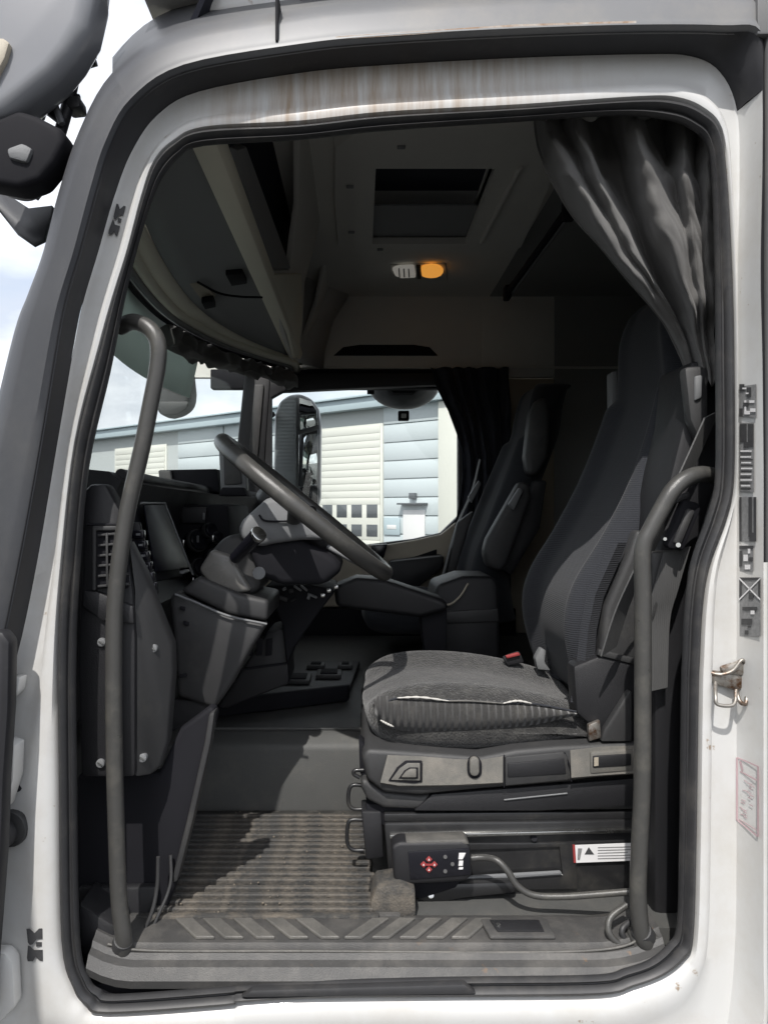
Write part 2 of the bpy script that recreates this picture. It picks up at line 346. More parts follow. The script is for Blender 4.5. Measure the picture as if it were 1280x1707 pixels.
def roller(u0, u1):
    fr = bpan('roller_door', u0-.12, u1+.12, 0, 5.2, -.119, -.06, 'rollwhite')
    proto = None; k_ = 0
    for r_ in range(20):
        v0 = .02+r_*.255
        if .98 < v0+.1 < 2.4: continue
        bpan('slat', u0, u1, v0, v0+.245, -.058, -.03, 'rollwhite', fr, bev=.004)
    bpan('window_section', u0, u1, 1.05, 2.56, -.058, -.035, 'rollwhite', fr, bev=.004)
    wd = (u1-u0)/4
    for c_ in range(4):
        for (a, b) in ((1.85, 2.32), (1.17, 1.60)):
            bpan('pane', u0+c_*wd+.10, u0+c_*wd+wd-.12, a, b, -.033, -.025, 'winpane', fr, bev=.004)
roller(-.1, 2.75); roller(12.5, 16.5)
for u0, u1 in ((-2.6, -.26), (2.95, 5.6), (5.7, 8.3), (8.4, 11.5)):
    v0 = .02
    for r_ in range(9):
        bpan('cladding_panel', u0, u1, v0, v0+.60, -.119, -.05, 'clad', bev=.008); v0 += .64
bpan('corner_post', -3.4, -2.66, 0, 5.7, -.119, .12, 'rollwhite')
for q in (-4.6, -5.7, -6.8, -7.9): bpan('wall_panel', q, q+1.05, 0, 5.7, -.119, -.04, 'clad_grey')
dr = bpan('door', -2.05, -1.15, 0, 2.12, -.03, .02, 'labelw'); bpan('canopy', -2.15, -1.05, 2.30, 2.36, -.04, .25, 'winpane')
bpan('lamp', -1.7, -1.45, 2.5, 2.7, -.04, .1, 'winpane')
bpan('sign', -1.0, -.3, 1.25, 1.85, -.03, .0, 'fascia')
bpan('sign_text', -.85, -.45, 1.45, 1.6, .002, .008, 'labelw')
bpan('vent_grille', 3.3, 4.3, 2.9, 3.5, -.03, .02, 'winpane')
# far trees past the corner of the unit and a lamp post
def tree(x, y, h, r, label):
    t = Thing('yard_tree', label, 'tree', (x, y, 0), 'trees at the far end of the yard')
    tube('trunk', [(x, y, 0), (x+.1, y, h*.4), (x, y+.1, h*.8)], [.16]*17, 'trunk', t, seg=8, n=8)
    bm = bmesh.new(); rn = random.Random(int(x*10))
    for i in range(1400):
        v = Vector((rn.gauss(0, 1), rn.gauss(0, 1), rn.gauss(0, 1))).normalized()*r*(.4+.6*rn.random())
        v *= 1+.35*noise.noise(v*1.3+Vector((x, 0, 0))); v.z *= 1.1
        c = Vector((x, y, h*.72))+v; s_ = .10+.1*rn.random()
        a = Vector((rn.uniform(-1, 1), rn.uniform(-1, 1), rn.uniform(-1, 1))).normalized(); b = a.orthogonal().normalized()
        bm.faces.new([bm.verts.new(c+a*s_), bm.verts.new(c+b*s_), bm.verts.new(c-a*s_), bm.verts.new(c-b*s_*.6)])
    base, _ = org(t)
    for v in bm.verts: v.co -= base
    me = bpy.data.meshes.new('crown'); bm.to_mesh(me); bm.free(); link('crown', me, 'leaf', t)
tree(-11.5, 38, 3.4, 1.3, 'small leafy tree at the left end of the yard, seen low in the windscreen')
tree(-9.2, 36, 3.0, 1.0, 'shorter leafy tree just right of the other yard tree, beside the unit')

# ================================================================== CAB
cab = Thing('truck_cab', 'white truck cab with its driver door open, dirty white door frame and grey pillar trim', 'truck', (0, 0, 0))
S_OUT = [(125,1640),(105,1560),(101,1300),(100,1092),(109,936),(131,737),(172,578),(194,500),(219,420),(242,332),(262,275),(293,243),(345,221),(500,213),(640,198),(860,186),(1057,172),(1120,173),(1165,190),(1195,222),(1207,300),(1216,450),(1220,600),(1220,790),(1209,858),(1180,937),(1168,1010),(1163,1098),(1161,1153),(1157,1411),(1152,1558),(1140,1590),(1104,1619),(1050,1640),(995,1653),(786,1656),(560,1657),(406,1664),(377,1671),(180,1684),(145,1668)]
S_IN = [(150,1628),(134,1560),(129,1300),(128,1092),(134,955),(150,775),(185,620),(209,500),(231,410),(254,336),(272,295),(300,262),(340,243),(500,233),(640,218),(860,203),(1024,193),(1110,200),(1150,215),(1175,240),(1185,300),(1190,450),(1191,600),(1191,790),(1177,858),(1150,937),(1139,1025),(1136,1098),(1134,1153),(1131,1411),(1127,1540),(1112,1572),(1082,1598),(1040,1613),(990,1624),(786,1627),(560,1631),(406,1640),(377,1643),(200,1656),(168,1648)]
F_ = [(-60,1760),(-60,1600),(-50,1330),(20,1125),(58,960),(95,745),(127,560),(140,500),(164,420),(190,330),(219,254),(262,192),(332,152),(500,121),(640,108),(860,96),(1060,90),(1150,93),(1200,120),(1228,185),(1232,300),(1229,450),(1229,600),(1229,790),(1228,858),(1227,937),(1227,1010),(1227,1098),(1227,1160),(1227,1411),(1225,1560),(1215,1680),(1190,1790),(1100,1830),(995,1840),(786,1840),(560,1840),(406,1840),(377,1840),(100,1830),(0,1800)]
O_ = [(-95,1790),(-90,1600),(-85,1330),(-12,1125),(28,950),(66,745),(98,555),(112,490),(133,420),(160,320),(185,240),(225,172),(310,118),(500,84),(640,70),(860,58),(1060,52),(1200,53),(1264,62),(1270,150),(1270,280),(1267,450),(1270,600),(1272,790),(1272,858),(1272,937),(1272,1010),(1272,1098),(1272,1160),(1272,1411),(1272,1600),(1272,1700),(1250,1830),(1110,1870),(995,1880),(786,1880),(560,1880),(406,1880),(377,1880),(90,1875),(-20,1840)]
NL = len(S_OUT); assert len(S_IN) == len(F_) == len(O_) == NL
YO = -.06
def loop(px, Y): return [W(a, b, Y) for a, b in px]
def mixl(a, b, t, dY=0): return [p_.lerp(q, t)+Vector((0, dY, 0)) for p_, q in zip(a, b)]
def offs(px, dl, dt, dr, db):
    r_ = []; tab = (1.9, 1.9, 1.8, 1.75, 1.62, 1.42, 1.2, 1.05, .98, 1) if px is O_ else (1,)*10
    for i, (a, b) in enumerate(px):
        if i <= 9: r_.append((a-dl*tab[i], b+(db*.3 if i == 0 else 0)))
        elif i <= 12: r_.append((a-dl*(.85, .6, .3)[i-10], b-dt*(.3, .7, .95)[i-10]))
        elif i <= 17: r_.append((a, b-dt))
        elif i <= 19: r_.append((a+dr*(.35, .8)[i-18], b-dt*(1, .6)[i-18]))
        elif i <= 31: r_.append((a+dr, b))
        elif i == 32: r_.append((a+dr*.7, b+db*.6))
        else: r_.append((a-(dl*.5 if i > 38 else 0), b+db))
    return r_
Ls, Li, Lf, Lo = loop(S_OUT, 0), loop(S_IN, 0), loop(F_, 0), loop(O_, YO)
def smooth_loop(l): return cat(l, 5, True)
def band(name, loops, m, parent, i0=None, i1=None, **k):
    ls = [smooth_loop(l) for l in loops]
    if i0 is None:
        bm = bmesh.new(); vs = [[bm.verts.new(p_) for p_ in l] for l in ls]; n = len(vs[0])
        for a in range(len(vs)-1):
            for j in range(n): bm.faces.new((vs[a][j], vs[a][(j+1) % n], vs[a+1][(j+1) % n], vs[a+1][j]))
    else:
        n = len(ls[0]); j0, j1 = i0*5, i1*5
        idx = [j % n for j in range(j0, j1+1)]
        bm = bmesh.new(); vs = [[bm.verts.new(l[j]) for j in idx] for l in ls]
        for a in range(len(vs)-1):
            for j in range(len(idx)-1): bm.faces.new((vs[a][j], vs[a][j+1], vs[a+1][j+1], vs[a+1][j]))
    return fin(bm, name, m, parent, ang=50, **k)
# painted frame round the opening, with a rounded lip next to the rubber
frame_loops = [mixl(Lf, Ls, t, y) for t, y in ((0, 0), (.12, .002), (.45, .0), (.62, -.001), (.70, -.010), (.82, -.014), (.93, -.012), (.99, .0), (1.0, .02))]
band('door_frame', frame_loops, 'white', cab, 16, 45)
band('door_frame_header', frame_loops, 'white_dirty', cab, 4, 16, label='dirty streaked white door frame header')
# inner door seal: a rubber tube section
mid = lambda t, y: mixl(Ls, Li, t, y)
band('door_seal', [mid(-.03, .01), mid(.02, -.006), mid(.12, -.014), mid(.32, -.017), mid(.48, -.013), mid(.55, -.004), mid(.62, -.003), mid(.72, -.009), mid(.86, -.012), mid(.97, -.007), mid(1.0, .0), loop(offs(S_IN, 5, 5, 5, 4), .02), loop(offs(S_IN, 14, 14, 14, 10), .035)], 'seal', cab)
# recess step (painted where it is body colour, rubber round the A pillar and roof edge)
band('door_recess', [Lf, mixl(Lf, Lo, .5), Lo], 'white', cab, 19, 44)
band('outer_seal', [mixl(Lf, Lo, -.02, -.003), mixl(Lf, Lo, .10, -.022), mixl(Lf, Lo, .40, -.012), mixl(Lf, Lo, .65, -.012), mixl(Lf, Lo, 1.0, .0)], 'rubber', cab, 3, 19)
# outer skin
# A pillar trim: wraps from the seal round to the windscreen
A1 = loop(offs(O_, 18, 18, 4, 10), YO-.006); A1b = loop(offs(O_, 26, 24, 8, 10), YO-.001)
A2 = loop(offs(O_, 44, 48, 30, 40), YO+.0); A3 = loop(offs(O_, 58, 68, 60, 80), YO+.03); A4 = loop(offs(O_, 62, 74, 90, 120), YO+.10)
A5 = loop(offs(O_, 48, 78, 120, 160), YO+.22)
band('pillar_trim', [mixl(Lo, A1, -.08, .004), mixl(Lo, A1, .5, -.004), A1, A1b, A2, A3, A4, A5], 'pillar', cab, 3, 11, label='dark grey A pillar trim')
R1 = loop(offs(O_, 18, 18, 4, 10), YO-.006); R1b = loop(offs(O_, 26, 24, 8, 10), YO-.001); R2 = loop(offs(O_, 44, 48, 30, 40), YO+.000)
R3 = loop(offs(O_, 58, 68, 60, 80), YO+.03); R4 = loop(offs(O_, 62, 74, 90, 120), YO+.10); R5 = loop(offs(O_, 62, 110, 200, 900), YO+.3)
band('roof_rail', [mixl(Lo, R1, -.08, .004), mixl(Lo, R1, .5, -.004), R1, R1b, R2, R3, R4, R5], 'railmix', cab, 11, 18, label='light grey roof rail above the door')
Q1 = loop(offs(O_, 18, 30, 6, 10), YO-.0); Q2 = loop(offs(O_, 50, 70, 14, 60), YO+.02)
band('panel_gap', [Lo, loop(offs(O_, 18, 30, 6, 10), YO+.012)], 'rubber', cab, 18, 25)
band('body_panel_edge', [Lo, Q1, loop(offs(O_, 90, 60, 30, 60), YO+.02)], 'white', cab, 25, 44)
prism('roof_side', [(330, -60), (1500, -60), (1500, 20), (1180, 12), (640, 6), (400, 14), (340, 18)], .11, .2, 'white', cab, bev=.01)
# sleeper side panel right of the gap, and sill skin below, front wing left
prism('side_panel', [(1281, -400), (2300, -400), (2300, 2600), (1281, 2600)], YO-.004, YO+.02, 'silver', cab, bev=.006, label='grey sleeper side panel behind the door')
prism('sill_skin', [(-240, 1850), (1300, 1850), (1300, 2700), (-240, 2700)], YO-.002, YO+.02, 'white', cab, bev=.01)
prism('rail_extension', [(1262, -80), (1500, -80), (1500, 56), (1262, 56)], YO-.006, YO+.02, 'silver', cab, bev=.004)
# panel gap in the roof rail
prism('panel_gap', [(459, -20), (463, -20), (463, 66), (459, 66)], YO-.0085, YO+.05, 'black', cab, bev=0)
# cab outer shell so that daylight enters only through real openings
XF, XR, YN, YF, ZT, ZB = -.80, 1.42, .06, 2.20, 1.0, -.78
box('roof_shell', V(.51, 1.1, ZT+.10), (1.84, 2.36, .06), 'white', cab, bev=.03)
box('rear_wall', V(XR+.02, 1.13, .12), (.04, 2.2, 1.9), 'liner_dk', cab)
box('floor_pan', V(.31, 1.12, ZB-.05), (2.2, 2.2, .06), 'black', cab)
box('front_panel', V(XF-.03, 1.13, -.42), (.05, 2.2, .84), 'white', cab, bev=.02)
# inner near-side wall, out from the seal
N1 = loop(offs(S_IN, 6, 6, 6, 5), .028)
N2 = loop(offs(S_IN, 26, 28, 26, 12), .06); N3 = loop(offs(S_IN, 60, 90, 60, 30), .085); N4 = loop(offs(S_IN, 330, 250, 900, 160), .09)
band('inner_side_wall', [N1, N2, N3, N4], 'dash_dk', cab, 13, 41)
band('inner_pillar_trim', [N1, N2, loop(offs(S_IN, 50, 70, 60, 30), .085), loop(offs(S_IN, 70, 120, 900, 160), .09)], 'dash_dk', cab, 0, 13)

prism('weathered_edge', [(560, 60), (700, 51), (860, 40), (1060, 34), (1060, 38), (860, 44), (700, 56), (560, 65)], YO-.0066, YO-.003, 'rust', cab, bev=0)
# ---- ceiling with hatch opening (built from four strips) and recess
CZ = ZT
def ceil_strip(x0, x1, y0, y1, m='liner', name='headliner'):
    box(name, V((x0+x1)/2, (y0+y1)/2, CZ+.012), (x1-x0, y1-y0, .024), m, cab, bev=0)
HX0, HX1, HY0, HY1 = .045, .385, .87, 1.46
ceil_strip(-.42, HX0, .06, YF+.02); ceil_strip(HX1, .60, .06, YF+.02)
ceil_strip(HX0, HX1, .06, HY0); ceil_strip(HX0, HX1, HY1, YF+.02)
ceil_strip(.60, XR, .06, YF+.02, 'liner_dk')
# raised hatch surround, curved at its front corners
sur = [(-.06, 1.54), (-.085, 1.48), (-.085, 1.1), (-.07, .74), (-.02, .67), (.10, .64), (.52, .63), (.56, .66), (.60, 1.50), (.58, 1.54)]
bm = bmesh.new()
outl = [V(x, y, CZ-.002) for x, y in sur]; inn = []
for x, y in sur: inn.append(V(min(max(x, HX0), HX1), min(max(y, HY0), HY1), CZ-.002))
dn = Vector((0, 0, -.022))
r0 = [bm.verts.new(p_) for p_ in outl]; r1 = [bm.verts.new(p_+dn+(Vector((HX0+.17, 1.2, 0))-Vector((p_.x, p_.y, 0)))*.02) for p_ in outl]
r2 = [bm.verts.new(p_+dn) for p_ in inn]; r3 = [bm.verts.new(p_+Vector((0, 0, .05))) for p_ in inn]
for A_, B_ in ((r0, r1), (r1, r2), (r2, r3)):
    for j in range(len(A_)):
        q = (A_[j], A_[(j+1) % len(A_)], B_[(j+1) % len(A_)], B_[j])
        try: bm.faces.new(q)
        except Exception: pass
bmesh.ops.dissolve_degenerate(bm, edges=bm.edges, dist=1e-4)
hatch = fin(bm, 'roof_hatch', 'liner', cab, ang=30)
box('hatch_blind', V(.22, 1.33, CZ+.006), (.36, .28, .006), 'greyp', hatch, bev=0)
box('hatch_panel', V(.22, 1.02, CZ+.06), (.36, .36, .006), 'navy', hatch, bev=0)
tube('hatch_rail', [V(.45, .85, CZ-.03), V(.435, 1.42, CZ-.03)], .008, 'liner', hatch, n=2)
for (x, y) in ((-.03, .98), (-.03, 1.34), (.11, .74), (.075, 1.51)): box('screw_cap', V(x, y, CZ-.027), (.022, .014, .006), 'greyp', hatch, bev=.002)
# far wall above the window, front overhead console, rear ceiling
box('far_wall_upper', V(.05, YF+.02, .815), (1.70, .04, .38), 'liner', cab, bev=0)
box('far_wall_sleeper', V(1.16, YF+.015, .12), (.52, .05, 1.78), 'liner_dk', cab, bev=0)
box('far_wall_sleeper_trim', V(.735, YF+.012, .805), (.34, .03, .36), 'liner', cab, bev=.004)
box('far_wall_lower', V(.72, YF+.02, -.05), (.40, .04, 1.34), 'tan', cab, bev=.004)
prism('wall_handle_slot', [(556, 592), (572, 578), (600, 574), (690, 574), (716, 578), (730, 592)], YF-.006, YF+.01, 'black', cab, bev=.002)
tube('wall_ledge', [V(-.40, YF-.01, .668), V(1.2, YF-.01, .668)], .006, 'liner', cab, n=2)
box('far_door_header', V(-.02, YF+.01, .615), (1.34, .06, .09), 'black', cab, bev=.006)

# ---- overhead console: lockers facing back, underside to the windscreen header
def hx(y): return -.60+(.32*((y-1.05)/.95)**2 if y > 1.05 else .13*((1.05-y)/.95)**2)
con = Thing('overhead_console', 'grey overhead console above the windscreen with a pale beige beam and open lockers', 'overhead console', V(-.3, 1.1, .69))
ys = [.07+i*(2.17-.07)/24 for i in range(25)]
g = []
for y in ys:
    a = V(hx(y), y, .655); b = V(-.285, y, .700)
    row = [a.lerp(b, t)+Vector((0, 0, .018*math.sin(math.pi*t))) for t in (0, .1, .2, .4, .6, .8, .9, 1)]
    if hx(y) > -.30: row = [V(-.30, y, .655).lerp(b, t) for t in (0, .1, .2, .4, .6, .8, .9, 1)]
    g.append(row)
sheet('underside', [r_[2:] for r_ in g], 'greyp', con, thick=.008)
sheet('front_strip', [[q+Vector((0, 0, -.002)) for q in r_[:3]] for r_ in g], 'beige', con, thick=.008)
for dz, ro, rr_, mm_ in ((0, .0, .018, 'beige'), (-.016, -.022, .011, 'greyp'), (-.026, -.045, .009, 'black')):
    tube('header_edge', [V(min(hx(y)+ro, -.29+ro), y, .655+dz) for y in ys], rr_, mm_, con, n=2, seg=10)
# seam, latch and a tan patch painting a warm reflection on the underside
def zc(a, b, z): d = z*1233/(853-b); return V((a-600)*d/1233, d-CD, z)
tube('seam', [zc(a, b, .676) for a, b in ((330, 470), (365, 488), (400, 494), (438, 495))], .0035, 'black', con)
ext('latch', [zc(a, b, .681) for a, b in ((376, 458), (404, 457), (412, 473), (386, 477))], (0, 0, .02), 'black', con)
ext('reflection_patch', [zc(a, b, .678) for a, b in ((296, 480), (312, 472), (330, 473), (350, 484), (360, 494), (350, 503), (326, 502), (308, 494))], (0, 0, .012), 'tan', con, bev=.003, label='tan patch painting a reflection')
ext('console_switch', [zc(a, b, .656) for a, b in ((336, 505), (356, 502), (360, 512), (342, 516))], (0, 0, .02), 'black', con, bev=.003)
sheet('roof_front', [[V(hx(y)-.015, y, .66), V(hx(y)-.01, y, .74), V(hx(y)+.03, y, .88), V(max(hx(y)+.14, -.42), y, 1.06)] for y in ys if y > .5], 'white', cab, thick=.008)
# beam and locker face
bm = bmesh.new(); add_ext(bm, [V(-.315, .08, .678), V(-.262, .08, .674), V(-.252, .08, .712), V(-.305, .08, .73)], (0, 2.09, 0))
fin(bm, 'beam', 'beige', con, bev=.008)
def face(y, t): return V(-.262+.125*t, y, .712+(CZ-.712)*t)
def fpoly(name, yt, m, off=0, th=.012, bev=.003):
    nrm = Vector((1, 0, -.42)).normalized()
    pts = [face(y, t)+nrm*off for y, t in yt]
    return ext(name, pts, nrm*th, m, con, bev=bev)
fpoly('locker_back', [(.08, 0), (2.17, 0), (2.17, 1), (.08, 1)], 'navy', -.10, .01, 0)
def lpx(px, py):                     # point of the leaning locker face along a sight line
    k1, k2 = (px-600)/1233, (853-py)/1233; d = -.571/(k1-.434*k2); return V(k1*d, d-CD, k2*d)
def lpoly(name, px, m, off=0, th=.02, bev=.004):
    nrm = Vector((1, 0, -.42)).normalized(); return ext(name, [lpx(a, b)+nrm*off for a, b in px], nrm*th, m, con, bev=bev)
lpoly('locker_divider', [(500, 232), (545, 228), (541, 340), (522, 420), (508, 470), (505, 545), (499, 600), (489, 600), (470, 540), (440, 452), (484, 450), (490, 400), (499, 340)], 'liner', -.02)
lpoly('locker_block', [(446, 455), (498, 455), (500, 530), (494, 580), (488, 596), (474, 540)], 'beige', -.008)
lpoly('locker_end', [(549, 415), (566, 330), (566, 596), (504, 600), (508, 568), (530, 505)], 'liner', -.02)
lpoly('locker_lip', [(396, 250), (412, 244), (486, 448), (446, 450)], 'greyp', -.02)


# ---- windscreen, visor band, far pillars
def wx(y, z):                        # windscreen surface
    base = -.80+.21*((y-1.13)/1.05)**2
    return base+.13*(z-.05)/.6
g = [[V(wx(y, z), y, z) for z in (.0, .15, .3, .45, .62, .75)] for y in [.10+i*2.08/20 for i in range(21)]]
sheet('windscreen', g, 'glass', cab, thick=.005)
g = [[V(wx(y, z)+.012, y, z) for z in (.44, .55, .66)] for y in [.12+i*1.5/20 for i in range(21)]]
sheet('sun_visor', g, 'visor', cab, thick=.006, label='pale grey roller sun visor along the windscreen top')
sheet('exterior_sun_shield', [[V(wx(y, .62)-.02, y, .62), V(wx(y, .62)-.06, y, .66), V(wx(y, .62)-.05, y, .72), V(wx(y, .62)+.02, y, .76)] for y in [.42+i*1.7/16 for i in range(17)]], 'pillar', cab, thick=.012)
cl = Thing('rolled_sun_blind', 'crumpled dark cloth blind bunched along the windscreen header behind the left grab bar', 'blind', V(-.5, 1.5, .6))
bm = bmesh.new(); path = []; rad = []
for i in range(61):
    t = i/60; y = 1.22+.88*t; x = min(hx(y)-.03, -.30)-.02
    path.append(V(x+.012*noise.noise(Vector((t*17, 1, 0))), y, .585+.018*noise.noise(Vector((t*13, 5, 0))))); rad.append(.036+.012*noise.noise(Vector((t*6, 9, 0))))
add_tube(bm, path, rad, 28)
for v in bm.verts:
    q = Vector((v.co.x*34, v.co.y*7, v.co.z*34)); v.co += Vector((noise.noise(q), .3*noise.noise(q+Vector((5, 0, 0))), noise.noise(q+Vector((0, 7, 0)))))*.026
fin(bm, 'cloth', 'curtain', cl, ang=80)
# far side: A pillar, door frame with window opening
prism('far_pillar', [(408, 615), (452, 615), (446, 700), (436, 850), (382, 850), (392, 770)], 2.12, 2.22, 'dash_dk', cab, bev=.012)
prism('far_pillar_highlight', [(424, 640), (440, 640), (430, 760), (414, 760)], 2.105, 2.13, 'dash', cab, bev=.006)
fd = Thing('far_door', 'dark passenger door with tan inner trim and a large window, on the far side of the cab', 'door', V(0, 2.15, -.3))
def hole_plate(name, outer_, inner_, Y0, Y1, m, parent, bev=.004):
    n = len(outer_); bm = bmesh.new(); rs = []
    for l, Y in ((outer_, Y0), (inner_, Y0), (inner_, Y1), (outer_, Y1)):
        rs.append([bm.verts.new(p_+Vector((0, Y-Y0, 0))) for p_ in [W(a, b, Y0) for a, b in l]])
    for a in range(4):
        A_, B_ = rs[a], rs[(a+1) % 4]
        for j in range(n): bm.faces.new((A_[j], A_[(j+1) % n], B_[(j+1) % n], B_[j]))
    return fin(bm, name, m, parent, bev=bev)
win_i = [(452, 700), (452, 662), (470, 652), (600, 646), (728, 641), (742, 660), (752, 690), (764, 722), (764, 860), (735, 888), (690, 898), (610, 908), (520, 915), (452, 900)]
win_o = [(418, 700), (418, 640), (440, 622), (600, 622), (758, 622), (775, 640), (790, 690), (800, 722), (800, 880), (780, 920), (700, 930), (610, 940), (520, 945), (418, 930)]
hole_plate('window_surround', win_o, win_i, 2.13, 2.19, 'dash_dk', fd)
prism('window_pane', [(420, 630), (790, 630), (790, 925), (420, 925)], 2.165, 2.170, 'glass', fd, bev=0)
prism('door_trim', [(640, 908), (690, 900), (735, 890), (770, 862), (770, 1000), (770, 1012), (420, 1012), (420, 905)], 2.09, 2.128, 'tan', fd, bev=.01, label='tan inner door trim under the window')
prism('lower_trim', [(420, 1014), (860, 1014), (860, 1240), (420, 1240)], 2.085, 2.128, 'black', fd, bev=.008)
prism('armrest', [(650, 935), (740, 925), (740, 945), (690, 985), (640, 985)], 1.98, 2.09, 'dash_dk', fd, bev=.012)
prism('door_pull', [(618, 908), (646, 906), (640, 930), (624, 932)], 2.06, 2.10, 'gloss', fd, bev=.006)
prism('trim_recess', [(655, 940), (728, 915), (728, 930), (668, 955)], 2.084, 2.10, 'black', fd, bev=.003)
box('door_skin', V(.02, 2.23, -.53), (1.15, .03, .74), 'white', fd, bev=.01)
box('far_side_front', V(-.72, 2.22, -.35), (.34, .05, .85), 'dash_dk', cab)

# exterior mirrors on the far side
fm = Thing('passenger_mirror', 'tall side mirror with ribbed dark grey back, outside the left of the far window', 'mirror', V(-.33, 2.55, .2))
mo = [(458, 690), (466, 668), (482, 657), (500, 655), (520, 664), (532, 682), (535, 710), (534, 830), (520, 880), (470, 885), (455, 850)]
prism('housing', mo, 2.50, 2.62, 'mirrorcover', fm, bev=.02, seg=3)
prism('back_cover', [(460, 692), (470, 668), (484, 660), (494, 660), (494, 882), (472, 880), (458, 850)], 2.485, 2.50, 'mirrorback', fm, bev=.004)
prism('mirror_glass', [(499, 662), (518, 668), (528, 684), (530, 708), (498, 718)], 2.488, 2.498, 'mirror', fm, bev=.002)
prism('mirror_glass', [(498, 724), (530, 716), (529, 810), (498, 810)], 2.488, 2.498, 'mirror', fm, bev=.002)
prism('mount', [(500, 812), (530, 808), (530, 842), (505, 842)], 2.470, 2.49, 'gloss', fm, bev=.004)
tube('arm', [W(455, 690, 2.49), W(440, 700, 2.40), W(436, 710, 2.26)], .014, 'black', fm)
tube('arm', [W(455, 790, 2.49), W(438, 800, 2.40), W(434, 800, 2.26)], .014, 'black', fm)
km = Thing('kerb_mirror', 'pale grey bowl shaped kerb mirror hanging above the far window', 'mirror', V(.1, 2.45, .6))
bm = bmesh.new()
bmesh.ops.create_uvsphere(bm, u_segments=32, v_segments=16, radius=1)
bmesh.ops.delete(bm, geom=[v for v in bm.verts if v.co.z > .25], context='VERTS')
bmesh.ops.transform(bm, matrix=Matrix.Translation(W(673, 640, 2.42)) @ Matrix.Diagonal((.178, .10, .125, 1)), verts=bm.verts)
fin(bm, 'bowl', 'mirrorcover', km)
prism('mount', [(640, 643), (704, 643), (690, 655), (656, 655)], 2.28, 2.36, 'black', km, bev=.006)
prism('hinge', [(664, 684), (682, 684), (682, 700), (664, 700)], 2.33, 2.37, 'black', km, bev=.004)
prism('hinge_cap', [(669, 689), (677, 689), (677, 696), (669, 696)], 2.324, 2.33, 'labelw', km, bev=.002)
prism('clip', [(612, 648), (624, 647), (624, 656), (612, 656)], 2.31, 2.33, 'black', km, bev=.003)
fr = Thing('front_mirror', 'dark grey rounded mirror housing hanging outside the windscreen behind the left grab bar', 'mirror', V(-.9, 1.2, .4))
mo = [(262, 600), (300, 596), (314, 610), (318, 650), (316, 672), (300, 687), (280, 692), (262, 690), (258, 650)]
Yf = 1.80; prism('housing', mo, Yf, Yf+.14, 'dash', fr, bev=.035, seg=4)
prism('mirror_lip', [(263, 668), (315, 668), (312, 680), (296, 690), (270, 692)], Yf-.012, Yf+.02, 'dash', fr, bev=.01)
tube('arm', [W(285, 610, Yf+.05), W(282, 570, Yf), W(268, 540, Yf-.1)], .016, 'black', fr)

# ================================================================== FLOOR, MAT, SILL
FZ = -.75
box('cab_floor', V(.31, 1.16, FZ-.015), (2.2, 2.12, .03), 'vinyl', cab, bev=0)
fm_ = Thing('ribbed_floor_mat', 'dirty ribbed rubber mat in the driver footwell, caked with dried mud', 'floor mat', V(-.15, .35, FZ))
box('mat_base', V(-.17, .355, FZ+.004), (.50, .50, .010), 'matbase', fm_, bev=.003)
k_ = 0; y = .135; proto = None
while y < .565:
    if proto is None:
        proto = box('rib', V(-.185, y, FZ+.013), (.42, .0115, .014), 'mat', fm_, bev=.002, seg=1); y0 = y
    else:
        c = proto.copy(); COL.objects.link(c); c.location = (random.uniform(-.006, .006), y-y0+random.uniform(-.0015, .0015), random.uniform(-.003, .001)); c.rotation_euler = (random.uniform(-.01, .01)*0, 0, random.uniform(-.006, .006))
    y += .0262
# dried mud crumbs scattered over the mat
mb = bmesh.new()
for i in range(110):
    a = random.gauss(-.20, .10); b = random.uniform(.12, .58); s_ = random.uniform(.0008, .0028)
    if -.42 < a < .05:
        mm_ = bmesh.ops.create_icosphere(mb, subdivisions=1, radius=s_)
        bmesh.ops.translate(mb, vec=V(a, b, FZ+.016+s_*.3), verts=mm_['verts'])
M['mud'] = mat('dried_mud', (.17, .145, .115), .95, var=.3, vscale=40)
crumbs = fin(mb, 'mud_crumbs', 'mud', None); crumbs['kind'] = 'stuff'; crumbs['label'] = 'crumbs of dried mud scattered on the floor mat'
ext('mat_lip', [V(-.42, .108, FZ+.001), V(.035, .108, FZ+.001), V(.035, .124, FZ+.001), V(-.42, .124, FZ+.001)], (0, 0, .016), 'mat', fm_, bev=.003)
# mat edge and corner moulding by the seat
ext('mat_border', [V(.03, .12, FZ+.001), V(.075, .12, FZ+.001), V(.065, .60, FZ+.001), V(.018, .60, FZ+.001)], (0, 0, .012), 'sill', cab)
prism('floor_moulding', [(618, 1502), (628, 1480), (668, 1474), (692, 1484), (694, 1545), (618, 1548)], .13, .20, 'mat', cab, bev=.004)
# engine tunnel step and the upper floor behind it
ext('tunnel_step', [V(-.75, .60, FZ), V(-.75, .615, FZ+.165), V(-.75, .66, FZ+.19), V(-.75, 2.18, FZ+.195), V(-.75, 2.18, FZ)], (2.1, 0, 0), 'vinyl', cab, bev=.012, seg=3)
tube('step_edge', [V(-.6, .668, FZ+.193), V(.5, .668, FZ+.193)], .004, 'vinyl', cab, n=2)
